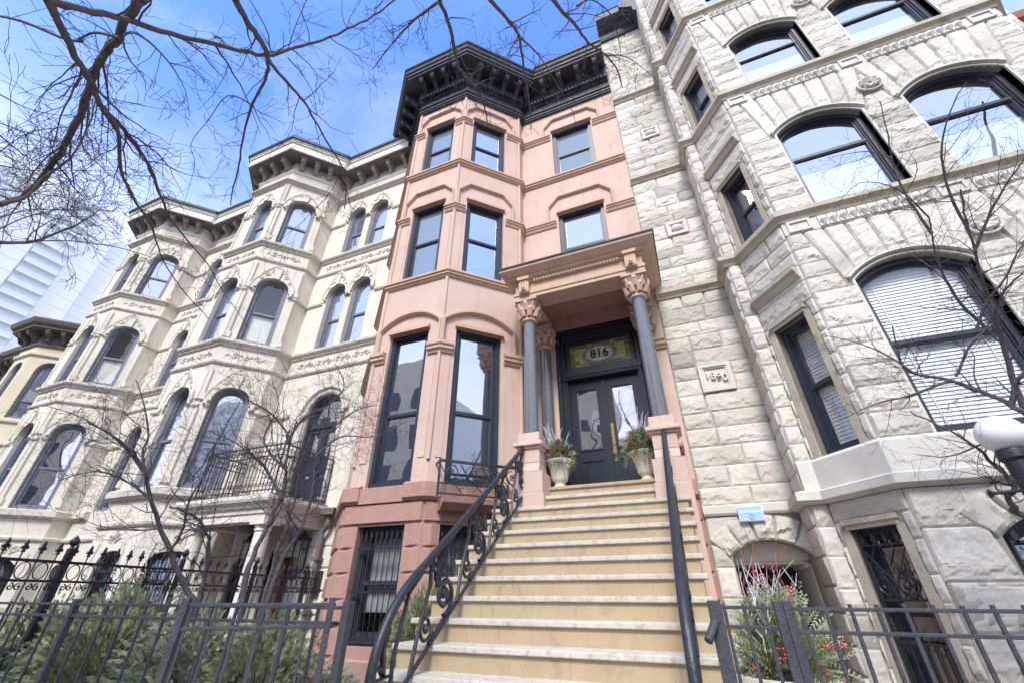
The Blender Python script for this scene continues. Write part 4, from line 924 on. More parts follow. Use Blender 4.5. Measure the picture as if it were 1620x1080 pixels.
    def rail(p, q, n):
        p, q = Vector(p), Vector(q); d = q-p; e = d.normalized()
        for z in (zb+.05, zt-.22, zt): m.tube([(p.x, p.y, z), (q.x, q.y, z)], .014 if z < zt else .02, 4)
        for k in range(n+1):
            c = p+d*k/n; m.tube([(c.x, c.y, zb), (c.x, c.y, zt)], .008, 4)
            if k < n:
                c2 = p+d*(k+.5)/n; w = d.length/n*.42; 
                m.tube([(c2.x+e.x*a_, c2.y+e.y*a_, z_) for a_, z_ in spiral(0, zt-.11, w, 1.3, 0, 1 if k % 2 else -1, 10)], .006, 4)
                m.tube([(c2.x+e.x*a_, c2.y+e.y*a_, z_) for a_, z_ in spiral(0, zb+.16, w, 1.2, 0, -1 if k % 2 else 1, 10)], .006, 4)
                m.tube([(c2.x+e.x*a_, c2.y+e.y*a_, z_) for a_, z_ in spiral(0, zt+.035, w*.8, .6, 0, 1, 6)], .006, 4)
    rail((x0, y, 0), (x1, y, 0), 22); rail((x1, y, 0), (x1, 7.38, 0), 14); rail((x0, y, 0), (x0, 6.9, 0), 8)
    for x in (x0, x1): m.tube([(x, y, zb-.05), (x, y, zt+.12)], .02, 6); m.lathe([(.005, zt+.30), (.03, zt+.24), (.012, zt+.2), (.04, zt+.16), (.02, zt+.1)], x, y, 8)
    obj('balcony_railing', m, IRON, t, smooth=True)
    return t
cream(0, 'cream limestone rowhouse with white columned porch and iron balcony next to the salmon house', True)
cream(-6.98, 'cream limestone rowhouse without a porch, second from the salmon house', False)
# ================================================================ farther houses at the left
def far_house(dx, dz, label, mt):
    t = thing('rowhouse', label, 'house', (-24+dx, 7.4, G), None)
    pts = [(-28.2+dx, 7.4), (-25.6+dx, 7.4), (-24.55+dx, 6.34), (-23.35+dx, 6.34), (-22.3+dx, 7.4), (-20.78+dx, 7.4)]; FS = [Fr(a, b) for a, b in zip(pts, pts[1:])]
    m = M(); wins = []
    for i, fr in enumerate(FS):
        L = fr.L; ops = [OP(L/2-.38, L/2+.38, 5.65+dz, 7.55+dz, .45), OP(L/2-.38, L/2+.38, 1.6+dz, 3.8+dz, .45)] if L > 1 else []
        q = M(fr); wall(q, 0, L, G, 9+dz, ops, .2); merge(m, q); wins += [(fr, o) for o in ops]
    house_shell(m, pts[0][0], pts[-1][0], 7.4, 12, 9.5+dz); obj('wall', m, mt, t, recalc=False)
    m = M(); st_ = [(0, 0), (.04, 0), (.08, .05), (.08, .14), (0, .16)]
    for z in (5.45, 1.4, 8.2, 4.6): m.mark().mould(pts, st_, z+dz)
    parts('string_course', m, mt, t)
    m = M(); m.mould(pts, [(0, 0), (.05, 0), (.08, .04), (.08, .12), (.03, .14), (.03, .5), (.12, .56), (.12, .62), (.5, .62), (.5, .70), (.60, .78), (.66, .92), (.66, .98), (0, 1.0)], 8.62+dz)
    co = obj('cornice', m, SOFF, t)
    for fr in FS:
        nb = max(2, int(fr.L/.45))
        for k in range(nb):
            q = M(); scroll_bracket(q, fr, fr.L*(k+.5)/nb, .12, .42, 0, 8.80+dz, 9.16+dz); obj('bracket', q, SOFF, co)
    for fr, o in wins: window(t, fr, o, GREY, GLB, fw=.07, y=.08, meet=.3)
    return t
far_house(0, 0, 'pale yellow lower house with dark bracketed cornice beyond the two cream rowhouses', YELL)
far_house(-7.42, -.1, 'farthest rowhouse at the left with dark cornice beyond the pale yellow house', CREAM)
# ================================================================ white tower
tw = thing('high_rise', 'tall white apartment tower with a column of balconies rising behind the far houses', 'tower', (-130, 40, G))
m = M(); m.box(-165, -131.5, 36.4, 78, G, 82); m.box(-165, -130, -10, 24.6, G, 88); m.box(-165, -130.9, 24.6, 31.2, G, 88.1); m.box(-165, -130.6, 31.2, 36.4, G, 88.2)
obj('wall', m, TOWERM, tw)
m = M(); z = 2
while z < 81:
    m.box(-131.52, -131.46, 36.4, 78, z, z+.12); m.box(-130.02, -129.97, -10, 24.6, z, z+.12); m.box(-130.62, -130.57, 31.2, 36.4, z, z+.12); z += 2.95
obj('floor_line', m, TOWERS, tw)
m = M(); m.box(-130.91, -130.85, 24.9, 30.9, G, 87); obj('window', m, TOWERG, tw)
z = 29.5; k = 0
while z < 86:
    b = obj('balcony', M().box(-130.84, -129.75, 24.9, 30.9, z, z+.28), TOWERM, tw); obj('balcony_glass', M().box(-129.82, -129.76, 24.9, 30.9, z+.28, z+1.25), TOWERG, b); z += 2.95
z = 29.5
for z in [29.5+2.95*i for i in range(19)]:
    b = obj('balcony', M().box(-129.95, -129.2, 12.5, 18, z, z+.28), TOWERM, tw); obj('balcony_glass', M().box(-129.3, -129.24, 12.5, 18, z+.28, z+1.25), TOWERG, b)
obj('window', M().box(-130.05, -129.96, 12.6, 17.9, G, 86), TOWERG, tw)
# ================================================================ grey rock-faced stone house
sh = thing('rowhouse', 'pale grey rock-faced stone rowhouse with arched windows on the right', 'house', (3.7, 7.4, G))
SP = [(.145, 7.4), (1.42, 7.4), (1.42, 6.80), (1.63, 6.80), (2.17, 6.02), (6.40, 6.02), (6.94, 6.80), (7.35, 6.80), (7.35, 7.4)]
SF = [Fr(a, b) for a, b in zip(SP, SP[1:])]; S0, S1, S2, S3, S4, S5, S6, S7 = SF
TOP = 17.5
def so_(a, b): return {1: OP(a, b, 1.58, 3.76, .27, 's'), 2: OP(a, b, 5.30, 7.12, .29, 's'), 3: OP(a, b, 8.80, 10.42, .29, 's'), 4: OP(a, b, 12.2, 13.8, .29, 's')}
fA, fB = so_(.54, 1.82), so_(2.40, 3.68); fb = [OP(.62, 1.75, -.9, .52, .22, 's'), OP(2.45, 3.6, -.9, .52, .22, 's')]
cW = {0: OP(.17, .74, -.95, .69), 1: OP(.17, .74, 1.58, 3.52), 2: OP(.17, .74, 5.28, 6.82), 3: OP(.17, .74, 8.80, 10.28), 4: OP(.17, .74, 12.2, 13.6)}
ent = OP(.26, 1.24, G, .50, .19, 's')
m = M()
for fr in SF:
    ops = [ent] if fr is S0 else list(cW.values()) if fr is S3 else list(fA.values())+list(fB.values())+fb if fr is S4 else []
    q = M(fr); wall(q, 0, fr.L, G, TOP, ops, .24 if fr is not S0 else 1.4); merge(m, q)
house_shell(m, .145, 7.35, 7.4, 13, TOP+.3)
obj('wall', m, MORT, sh, recalc=False)
rnd = random.Random(21); BB = []
def zcut(zs, cuts):
    R = []
    for a, b in zs:
        e = [a]+sorted(c for c in cuts if a+.12 < c < b-.12)+[b]; R += list(zip(e, e[1:]))
    return R
def rect_ex(o, g=0): return lambda z: (o['a']-g, o['b']+g) if o['z0']-.03 < z < o['zs']+.02 else None
def arch_ex(o, w):
    cz, R = seg(o); c = (o['a']+o['b'])/2; h = (o['b']-o['a'])/2
    def f(z):
        if z < o['z0']-.02: return None
        if z < o['zs']-.10: return (o['a'], o['b'])
        dz = z-cz; q = (R+w)**2-dz*dz
        if q <= 0: return (c, c) if 0 < dz < R+w+.45 else None
        x = min(math.sqrt(q), h+.04+(z-o['zs'])*.42); return (c-x, c+x) if dz > 0 else None
    return f
box_ex = lambda a, b, z0, z1: (lambda z: (a, b) if z0 < z < z1 else None)
zones = [(1.18, 5.06), (5.24, 8.56), (8.76, 12.02), (12.2, TOP)]
PLQ = [(.41, .95, 2.98, 3.52), (.50, .94, 6.62, 7.02), (.50, .94, 10.08, 10.48)]
b = Blocks(S0); ex = [box_ex(*p) for p in PLQ]
for z0, z1 in zcut(zones, [c for p in PLQ for c in p[2:]]): b.courses(0, S0.L, z0, z1, .29, ex, rnd, .034, True, (.38, .8), .028)
b.courses(0, S0.L, G, 1.03, .36, [arch_ex(ent, .36)], rnd, .036, True, (.4, .7), .035); b.voussoirs(ent, .34, 5, rnd, .06, .035); BB.append(b)
b = Blocks(S1)
for z0, z1 in [(G, 1.03)]+zones: b.courses(0, S1.L, z0, z1, .30, [], rnd, .035, True, (.7, .9), .05)
BB.append(b); b = Blocks(S2)
for z0, z1 in [(G, 1.03)]+zones: b.courses(-.0, S2.L, z0, z1, .30, [], rnd, .036, True, (.7, .9), .035)
BB.append(b); b = Blocks(S3); ex = [box_ex(o['a']-.10, o['b']+.10, o['z0']-.02, o['zs']+.10) for o in cW.values()]
for z0, z1 in zcut([(G, 1.03), (1.58, 5.06)]+zones[1:], [c for o in cW.values() for c in (o['z0'], o['zs']+.11)]): b.courses(.0, S3.L, z0, z1, .30, ex, rnd, .034, True, (.5, 1.2), .028)
BB.append(b); b = Blocks(S4); AR = .36
def fan_ex(o, zt):
    c = (o['a']+o['b'])/2; h = (o['b']-o['a'])/2
    def f(z):
        if z < o['z0']-.02 or z > zt: return None
        if z < o['zs']-.07: return (o['a'], o['b'])
        x = h+.10+.22*max(0, z-o['zs']-.07)/(zt-o['zs']-.07); return (c-x, c+x)
    return f
FT = {1: 4.80, 2: 8.30, 3: 11.76, 4: 14.9}
ex = [fan_ex(o, FT[k]) for d in (fA, fB) for k, o in d.items()]+[arch_ex(o, AR) for o in fb]
for z0, z1 in zcut([(G, 1.03), (1.58, 4.80), (5.24, 8.30), (8.76, 11.76), (12.2, 14.9), (14.9, TOP)], [o['zs']-.07 for o in fA.values()]): b.courses(0, S4.L, z0, z1, .31 if z0 > 0 else .44, ex, rnd, .038, True, (.34, .62) if z0 > 0 else (.7, 1.1), .026 if z0 < 9 else .034)
for d in (fA, fB):
    for k, o in d.items(): b.fan(o, FT[k], 7, rnd, .045, .028)
for o in fb: b.voussoirs(o, AR, 5, rnd, .06, .04)
BB.append(b)
for fr in (S5, S6):
    b = Blocks(fr)
    for z0, z1 in [(G, 1.03)]+zones: b.courses(0, fr.L, z0, z1, .31, [], rnd, .036, True, (.4, .9), .06)
    BB.append(b)
allb = Blocks(S0)
for b in BB: merge(allb.m, b.m); allb.tone += b.tone
allb.done('rock_faced_block', STONE, sh)
m = M(); bp_ = [(0, 0), (.05, 0), (.07, .05), (.09, .07), (.13, .10), (.13, .18), (0, .20)]
for z in (5.05, 8.56, 12.02): m.mark().mould(SP[:8], bp_, z)
parts('moulded_band', m, BANDM, sh)
m = M(); m.mould(SP[:8], [(0, 0), (.05, 0), (.07, .03), (.07, .13), (.03, .15), (0, .15)], 1.03)
m.mould(SP[2:8], [(0, 0), (.06, 0), (.06, .36), (.03, .40), (0, .40)], 1.18)
m.mould(SP[1:8], [(0, 0), (.05, .0), (.14, .04), (.14, .14), (.06, .17), (0, .17)], 1.02)
obj('water_table', m, SMOOTH, sh)
m = M()
for o in cW.values():
    q = M(S3); q.box(o['a']-.03, o['b']+.03, -.035, .04, o['zs'], o['zs']+.055); q.box(o['a']-.05, o['b']+.05, -.06, .04, o['zs']+.055, o['zs']+.11)
    q.box(o['a']-.10, o['a'], -.02, .1, o['z0'], o['zs']); q.box(o['b'], o['b']+.10, -.02, .1, o['z0'], o['zs'])
    if o['z0'] > 0:
        z = o['zs']+.50; pr = [(0, z), (-.05, z), (-.08, z+.05), (-.08, z+.08), (-.13, z+.12), (-.13, z+.17), (0, z+.2)]; q.prism(pr[::-1], .03, .93, 'x')
    m.mark(); merge(m, q)
parts('window_surround', m, BANDM, sh)
m = M()
for d in (fA, fB):
    for o in d.values():
        q = M(S4); cz, R = seg(o); c = (o['a']+o['b'])/2; th = math.asin(((o['b']-o['a'])/2)/R); arc = lambda r: [(c+r*math.sin(-th+2*th*k/18), cz+r*math.cos(-th+2*th*k/18)) for k in range(19)]
        strip(q, arc(R), .045, .035, .02); strip(q, arc(R+.05), .06, .08, .02)
        for sg, x in ((-1, o['a']), (1, o['b'])): q.box(min(x, x+sg*.035), max(x, x+sg*.035), -.03, .1, o['z0'], o['zs'])
        m.mark(); merge(m, q)
parts('arch_moulding', m, SMOOTH, sh, smooth=True)
m = M(); q = M(S4)
for z in (8.32, 11.78, 4.82):
    q.mark(); q.box(0, S4.L, -.03, 0, z-.02, z+.235)
    for c in ((fA[1]['a']+fA[1]['b'])/2, (fB[1]['a']+fB[1]['b'])/2):
        for k in range(11):
            u = c-.70+.128*k; q.prism([(u, z), (u+.118, z), (u+.118, z+.2), (u, z+.2)], -.055, -.03); q.tube([(u+.059, -.045, z+.01), (u+.059, -.06, z+.1), (u+.059, -.05, z+.19)], [.02, .05, .02], 8)
    for c in (.22, 2.11, 4.0): q.ring(outl(OP(c-.16, c+.16, z, z+.22)), outl(OP(c-.16, c+.16, z, z+.22), .04), -.06, 0); q.box(c-.13, c+.13, -.037, -.01, z+.03, z+.19)
for zc in (7.62, 10.95, 4.2):
    q.mark(); c = 2.11
    q.lathe([(.10, 0), (.0, 0)], 0, 0, 3, cap=False) if False else None
    for k in range(8): a = k*PI/4; q.tube([(c+.03*math.cos(a), -.085, zc+.03*math.sin(a)), (c+.11*math.cos(a), -.10, zc+.11*math.sin(a)), (c+.15*math.cos(a), -.075, zc+.15*math.sin(a))], [.02, .045, .015], 6)
    q.tube([(c+.17*math.cos(k*PI/10), -.08, zc+.17*math.sin(k*PI/10)) for k in range(21)], .018, 5)
parts('carved_frieze', q, SMOOTH, sh, smooth=True)
m = M(S0)                                   # date stone and two boss panels
for (a, b_, z0, z1) in PLQ:
    m.mark(); o = OP(a, b_, z0, z1); m.ring(outl(o, .01), outl(o, .075), -.07, 0); m.ring(outl(o, .075), outl(o, .1), -.05, 0); m.box(a+.1, b_-.1, -.022, 0, z0+.1, z1-.1)
for (a, b_, z0, z1) in PLQ[1:]:
    cx, cz = (a+b_)/2, (z0+z1)/2; n = 18; P = []
    for j in range(7):
        t = PI/2*j/6
        for k in range(n): P.append((cx+.135*math.cos(t)*math.cos(2*PI*k/n), -.02-.085*math.sin(t), cz+.105*math.cos(t)*math.sin(2*PI*k/n)))
    m.mark(); m.add(P, [(j*n+k, j*n+(k+1) % n, (j+1)*n+(k+1) % n, (j+1)*n+k) for j in range(6) for k in range(n)])
ds = parts('carved_panel', m, SMOOTH, sh, smooth=True)
for i, ch in enumerate('1890'): text(ch, .185, S0, .68+(-.135+.09*i), -.035, 3.26+(.045, .01, -.01, -.04)[i], SMOOTH, ds, .03, 'date_numeral', rot=(0, .1, -.1, -.1)[i], bold=.002)
m = M(); m.mould(SP[:3], [(0, 0), (.1, 0), (.14, .1), (.14, .3), (.4, .5), (.5, .6), (.5, .9), (0, 1)], 15.6); obj('cornice', m, DARK, sh)
m = M(); m.mould(SP[2:], [(0, 0), (.1, 0), (.14, .1), (.3, .3), (.35, .6), (0, .7)], TOP-.5); obj('bay_cornice', m, DARK, sh)
for d in (fA, fB):
    for k, o in d.items(): window(sh, S4, o, NAVY, GLC if k == 1 else GLS, y=.10, fw=.07, sw=.045, meet={1: .5, 2: .6, 3: .62, 4: .5}[k], cover={1: 'blind', 2: 'shade', 3: 'shade'}.get(k), covf=(0, 1) if k == 1 else (0, .42), room=k < 4)
for k, o in cW.items():
    window(sh, S3, o, NAVY, GLC if k > 0 else GL, y=.10, fw=.075, sw=.05, meet=.5, cover={1: 'blind', 2: 'curtain', 3: 'shade', 4: 'shade'}.get(k), room=k > 0)
for o in fb: window(sh, S4, o, NAVY, GL, y=.14, fw=.08, sw=.06, meet=.5)
def deco_grille(fr, a, b, z0, z1, y):
    m = M(fr); c = (a+b)/2
    for z in (z0, z0+.48, z1-.95 if False else z0+.86, z1-.16): m.box(a, b, y-.01, y+.01, z, z+.022)
    for u in (a, b-.02): m.box(u, u+.02, y-.01, y+.01, z0, z1-.16)
    n = 4
    for k in range(n):
        u = a+.06+(b-a-.12)*k/(n-1); m.prism([(u, z1), (u-.032, z1-.10), (u-.012, z1-.13), (u-.012, z1-.16), (u+.012, z1-.16), (u+.012, z1-.13), (u+.032, z1-.10)][::-1], y-.01, y+.01)
    for k in range(6): u = a+.04+(b-a-.08)*k/5; m.tube([(u, y, z0), (u, y, z0+.48)], .008, 4)
    for k in range(3):
        u = a+.1+(b-a-.2)*k/2; m.tube([(u-.08, y, z0+.5), (u, y, z0+.6), (u+.08, y, z0+.5), (u, y, z0+.4), (u-.08, y, z0+.5)], .007, 4)
    for s in (-1, 1):
        m.tube([(p[0], y, p[1]) for p in spiral(c+s*.14, z0+1.02, .13, 1.7, PI/2, s)], .010, 5); m.tube([(p[0], y, p[1]) for p in spiral(c+s*.10, z0+.94, .07, 1.3, PI, -s)], .008, 5)
        m.tube([(c+s*.02, y, z0+.88), (c+s*.16, y, z0+1.2), (c+s*.22, y, z1-.35), (c+s*.1, y, z1-.17)], .009, 5); m.tube([(c+s*(b-a)*.45, y, z1-.2), (c, y, z1-.55), (c-s*.06, y, z0+1.1)], .008, 5)
        m.tube([(p[0], y, p[1]) for p in spiral(c+s*.05, z1-.42, .045, 1.3, 0, s)], .007, 4)
    return obj('window_grille', m, IRON, sh, smooth=True)
o = cW[0]; deco_grille(S3, o['a']+.02, o['b']-.02, o['z0']+.05, o['zs']-.03, .03)
for o in fb: deco_grille(S4, o['a']+.05, o['b']-.05, o['z0']+.05, o['zs']+.1, .05)
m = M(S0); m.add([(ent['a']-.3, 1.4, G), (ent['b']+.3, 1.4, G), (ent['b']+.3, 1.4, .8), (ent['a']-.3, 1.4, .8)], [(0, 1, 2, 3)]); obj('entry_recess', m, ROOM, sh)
m = M(S0); m.box(ent['a']+.0, ent['b'], .35, 1.4, .40, .44); m.tube([(ent['b']-.05, .3, .38), (ent['b']-.05, 1.3, .38)], .03, 8); P_ = [p for p in outl(ent, 0, 16) if p[1] > .45]; m.prism([(ent['a'], .44), (ent['b'], .44)]+P_, .30, .35); m.box(ent['a']+.003, ent['a']+.02, .25, 1.4, G, .40); obj('entry_soffit', m, CREAML, sh)
m = M(S0); m.box(ent['b']-.02, ent['b']-.003, .25, 1.4, G, .40); obj('entry_side_wall', m, CREAM, sh)
# blue sign on the stone
sg = thing('sign', 'small pale blue rectangular westward sign fixed to the stone wall above the basement arch', 'sign', (.85, 7.3, 1.0))
SX, SZ = .63, 1.03; m = M(S0); m.box(SX-.165, SX+.165, -.105, -.09, SZ-.105, SZ+.105); obj('sign_border', m, WHITE, sg)
m = M(S0); m.box(SX-.155, SX+.155, -.112, -.104, SZ-.096, SZ+.096); obj('sign_board', m, SIGNB, sg)
text('westward', .072, S0, SX, -.115, SZ+.028, WHITE, sg, .002, bold=.0015)
m = M(S0); m.tube([(SX+.03*math.cos(k*PI/12), -.114, SZ-.042+.028*math.sin(k*PI/12)) for k in range(25)], .005, 4); obj('round_mark', m, SIGND, sg)
m = M(S0); m.box(SX-.055, SX+.055, -.114, -.111, SZ+.072, SZ+.077); m.box(SX-.135, SX-.05, -.114, -.111, SZ-.082, SZ-.075); m.box(SX+.06, SX+.135, -.114, -.111, SZ-.082, SZ-.075); obj('small_print_line', m, WHITE, sg)
# red brick neighbour past the stone house
rb = thing('rowhouse', 'sliver of red brick house with projecting roof edge beyond the stone house', 'house', (9.5, 7.4, G))
obj('wall', M().box(7.36, 13, 7.4, 20, G, 9.3), REDB, rb); obj('roof_edge', M().mould([(7.37, 7.4), (13, 7.4)], [(0, 0), (.3, .1), (.45, .3), (.45, .5), (0, .6)], 9.1), REDB, rb)
# ================================================================ fences
def picket_fence(name, label, p, q, top, rails, sp_, pw, posts, cat='fence', offs=0.5):
    p, q = Vector((*p, 0)), Vector((*q, 0)); d = q-p; L = d.length; e = d/L; fr = Fr((p.x, p.y), (q.x, q.y)); rd = random.Random(len(label))
    t = thing(name, label, cat, (p.x, p.y, G)); m = M(fr)
    for z in rails: m.mark().box(0, L, -.009, .009, z-.0085, z+.0085)
    parts('rail', m, IRONG, t, bevel=.003)
    n = int(L/sp_); m = M(fr)
    for k in range(n+1):
        u = (k+offs)*sp_
        if u > L-.03: break
        a, b = rd.uniform(-.006, .006), rd.uniform(-.004, .004); w = pw/2
        m.mark().add([(u-w+a, -w, G), (u+w+a, -w, G), (u+w+a, w, G), (u-w+a, w, G), (u-w, -w, top+b), (u+w, -w, top+b), (u+w, w, top+b), (u-w, w, top+b)], [(0, 3, 2, 1), (4, 5, 6, 7), (0, 1, 5, 4), (1, 2, 6, 5), (2, 3, 7, 6), (3, 0, 4, 7)])
    parts('picket', m, IRONG, t, bevel=.002)
    for u, w in posts:
        m = M(fr); m.box(u-w, u+w, -w, w, G, top+.012); obj('post', m, IRONG, t, bevel=.004)
    return t
picket_fence('picket_fence', 'low black picket fence along the front of the evergreen shrubs', (-6.2, 2.1), (-1.78, 2.12), -.035, (-.055, -.125, -1.0), .205, .0145, ((1.98, .021), (3.14, .021), (4.40, .021)))
picket_fence('picket_gate', 'black picket gate standing ajar beside the stair railing', (-2.36, 1.60), (-1.83, 2.06), -.02, (-.04, -.135, -1.0), .105, .012, ((.02, .016), (.68, .016)), 'gate')
picket_fence('picket_fence', 'short black picket fence panel in front of the winter planter by the steps', (0.01, 3.0), (.33, 3.0), -.03, (-.05, -.14, -1.0), .098, .017, ((.0, .035), (.315, .022)))
g2 = picket_fence('picket_gate', 'wide black picket gate in front of the stone house windows', (.37, 3.0), (2.1, 3.0), -.03, (-.055, -.155, -1.0), .113, .017, ((.0, .022), (1.70, .022)), 'gate')
obj('gate_latch', M().box(1.20, 1.32, 2.95, 2.99, -.30, -.27), IRON, g2)
hc = thing('hose_pipe_stub', 'short dark round metal stub jutting from the fence post toward the steps', 'pipe stub', (0, 3, -.2)); obj('stub', M().tube([(-.0, 2.97, -.115), (-.055, 2.90, -.20)], .022, 12), IRONG, hc, smooth=True)
def ornate(p, q, label):
    fr = Fr(p, q); L = fr.L; t = thing('ornamental_fence', label, 'fence', (*p, G)); m = M(fr); zt = .27
    for z, h in ((zt, .012), (zt-.16, .01), (zt-1.15, .012)): m.box(0, L, -.012, .012, z-h, z+h)
    n = int(L/.145); s = L/n; 
    for k in range(n):
        u = s*(k+.5); m.tube([(u, 0, G), (u, 0, zt+.07)], .0065, 5)
        m.tube([(u+s/2+.055*math.cos(a*PI/7), 0, zt-.08+.066*math.sin(a*PI/7)) for a in range(15)], .005, 4)
        for sg in (-1, 1): m.tube([(u+s/2+sg*.03+b_, 0, z_) for b_, z_ in spiral(0, zt-.21, .03, 1.2, PI/2, sg, 9)], .006, 4)
    obj('rail', m, IRON, t, smooth=True)
    for k in range(min(n, 90)):
        u = s*(k+.5); m = M(fr); z = zt+.06; pr = [(0, .17), (-.018, .12), (-.016, .09), (-.035, .085), (-.05, .06), (-.038, .04), (-.018, .06), (-.01, .035), (-.02, .02), (-.02, 0), (.02, 0), (.02, .02), (.01, .035), (.018, .06), (.038, .04), (.05, .06), (.035, .085), (.016, .09), (.018, .12)]
        m.prism([(u+a*.6, z+b*.62) for a, b in pr], -.01, .01); obj('finial', m, IRON, t)
    u = .9
    while u < L+.1:
        uu = min(u, L-.02); m = M(fr); m.box(uu-.022, uu+.022, -.022, .022, G, zt+.12); m.lathe([(.022, zt+.12), (.015, zt+.14), (.04, zt+.17), (.042, zt+.19), (.02, zt+.22), (.004, zt+.24)], uu, 0, 10); obj('post', m, IRON, t); u += 1.35
ornate((-5.55, 1.75), (-6.75, 7.0), 'ornate black iron fence with fleur finials and circles before the cream porch')
# ================================================================ garden lamp
P = at(1585, 690, 5.5); lx, ly, lz = P
lp = thing('street_lamp', 'black garden lamp post with white opal globe in front of the stone house', 'lamp', (lx, ly, G))
obj('globe', M().lathe([(.158*math.cos(a)+.0005, lz+.02+.155*math.sin(a)) for a in [-1.0+k*(1.57+1.0)/14 for k in range(15)]], lx, ly, 32), GLOBE, lp, smooth=True)
m = M().lathe([(.088, lz-.20), (.10, lz-.185), (.10, lz-.135), (.096, lz-.115), (.07, lz-.11)], lx, ly, 28); obj('collar', m, IRON, lp, smooth=True)
m = M().lathe([(.16, G), (.16, G+.1), (.11, G+.2), (.08, G+.45), (.075, lz-.6), (.078, lz-.30), (.08, lz-.2)], lx, ly, 28); m.lathe([(.083, lz-.31), (.083, lz-.30)], lx, ly, 28); obj('post', m, IRON, lp, smooth=True)
m = M().tube([(lx-.07, ly, lz-.43), (lx-.27, ly, lz-.44)], .014, 8); m.tube([(lx-.26, ly, lz-.44), (lx-.28, ly, lz-.44), (lx-.29, ly, lz-.44)], [.02, .035, .02], 10); obj('ladder_bar', m, IRON, lp, smooth=True)
# ================================================================ bare trees
def catmull(P, k=4):
    S = []
    for i in range(len(P)-1):
        p0, p1, p2, p3 = P[max(0, i-1)], P[i], P[i+1], P[min(len(P)-1, i+2)]
        for j in range(k):
            q = j/k; S.append(.5*((2*p1)+(p2-p0)*q+(2*p0-5*p1+4*p2-p3)*q*q+(3*p1-p0-3*p2+p3)*q**3))
    S.append(P[-1]); return S
class Tree:
    def __init__(s, seed): s.r = random.Random(seed); s.big = M(); s.fine = M(); s.n = 0
    def limb(s, P, r0, r1, kids=6, klen=.5, level=0, k=4, knob=True, tend=None, start=.15, fine=None, spread=(.5, 1.2), sides=None):
        P = catmull([Vector(p) for p in P], k); n = len(P); R = [r0+(r1-r0)*(i/(n-1))**.85 for i in range(n)]
        if knob and r0 > .012:
            for i in range(1, n-1):
                P[i] = P[i]+Vector((s.r.gauss(0, 1), s.r.gauss(0, 1), s.r.gauss(0, 1)))*r0*.16; R[i] *= s.r.uniform(.92, 1.1)
        (s.big if r0 > .009 else s.fine).tube(P, R, sides or (9 if r0 > .03 else 6 if r0 > .012 else 4 if r0 > .004 else 3), raw=True)
        s.n += 1
        L = sum((P[i+1]-P[i]).length for i in range(n-1))
        for j in range(kids):
            t = start+(1-start)*(j+s.r.random())/kids; i = min(n-2, int(t*(n-1))); d = (P[i+1]-P[i]).normalized()
            o = d.orthogonal(); o.rotate(Matrix.Rotation(s.r.uniform(0, 2*PI), 3, d)); q = s.r.uniform(*spread)
            dd = (d*math.cos(q)+o*math.sin(q)); 
            if tend: dd += Vector(tend)
            s.twig(P[i], dd.normalized(), klen*s.r.uniform(.45, 1.1)*(1.15-.5*t), min(R[i]*.45, r0*.36, .0075), level+1, tend)
    def twig(s, p, d, L, r, level, tend=None):
        n = max(4, int(L/.07)); P = [p]; bend = Vector((s.r.gauss(0, 1), s.r.gauss(0, 1), s.r.gauss(0, 1)))*.12; z = 1
        for i in range(n):
            z = -z; side = d.orthogonal().normalized()
            d = (d+bend*.35+side*z*.2+Vector((s.r.gauss(0, 1), s.r.gauss(0, 1), s.r.gauss(0, 1)))*.16+(Vector(tend)*.10 if tend else Vector())).normalized(); P.append(P[-1]+d*L/n)
        R = [max(s.minr, r*(1-.8*i/n)) for i in range(n+1)]; (s.big if r > .009 else s.fine).tube(P, R, 6 if r > .012 else 4 if r > .004 else 3, raw=True, cap=False); s.n += 1
        if level < s.maxl and L > .10:
            for j in range(max(2, int(L/s.step))):
                i = s.r.randint(1, n-1); dd = (P[i+1]-P[i]).normalized(); o = dd.orthogonal(); o.rotate(Matrix.Rotation(s.r.uniform(0, 2*PI), 3, dd)); q = s.r.uniform(.45, 1.15)
                s.twig(P[i], (dd*math.cos(q)+o*math.sin(q)).normalized(), L*s.r.uniform(.3, .68), R[i]*.6, level+1, tend)
    maxl = 3; step = .16; minr = .0012
    def done(s, root, bark=BARK, twig=TWIG, nm=('trunk', 'crown')):
        obj(nm[0], s.big, bark, root, smooth=True, recalc=False); obj(nm[1], s.fine, twig, root, recalc=False)
# ---- the big street tree whose limbs hang over the camera
t = thing('street_tree', 'large bare street tree with thick dark limbs spreading across the sky at upper left', 'tree', (-3.4, -2.2, G))
T = Tree(7); T.maxl = 3; T.step = .14; T.minr = .0017
crotch = Vector((-3.1, -1.7, 2.6))
T.limb([(-3.4, -2.2, G), (-3.35, -2.1, 0), (-3.2, -1.9, 1.4), crotch], .26, .19, 0)
def px(L, d0, d1): n = len(L); return [at(x, y, d0+(d1-d0)*i/(n-1)) for i, (x, y) in enumerate(L)]
def hang(pre, L, d0, d1, r0, r1, kids, klen, rp=None, **kw):
    r0 *= .50; r1 *= .55; kids = int(kids*1.35)
    q = px(L, d0, d1)
    if pre: T.limb([Vector(v) for v in pre]+q[:1], rp or r0*1.5, r0, 0)
    T.limb(q, r0, r1, kids, klen, **kw)
crA = at(40, -60, 4.0); crB = at(420, -150, 4.2); crC = at(760, -120, 4.6)
T.limb([crotch, (-3.3, -1.0, 3.1), crA], .11, .05, 0); T.limb([crotch, (-2.6, -.9, 3.8), crB], .12, .05, 0); T.limb([crotch, (-2.0, -.9, 4.0), (-1.2, .2, 4.6), crC], .10, .04, 0)
dn = (0, 0, -.12)
hang([crA], [(75, 0), (110, 70), (145, 135), (165, 175), (195, 205), (232, 255), (250, 300), (266, 342)], 4.0, 5.2, .046, .018, 12, .75, tend=dn)
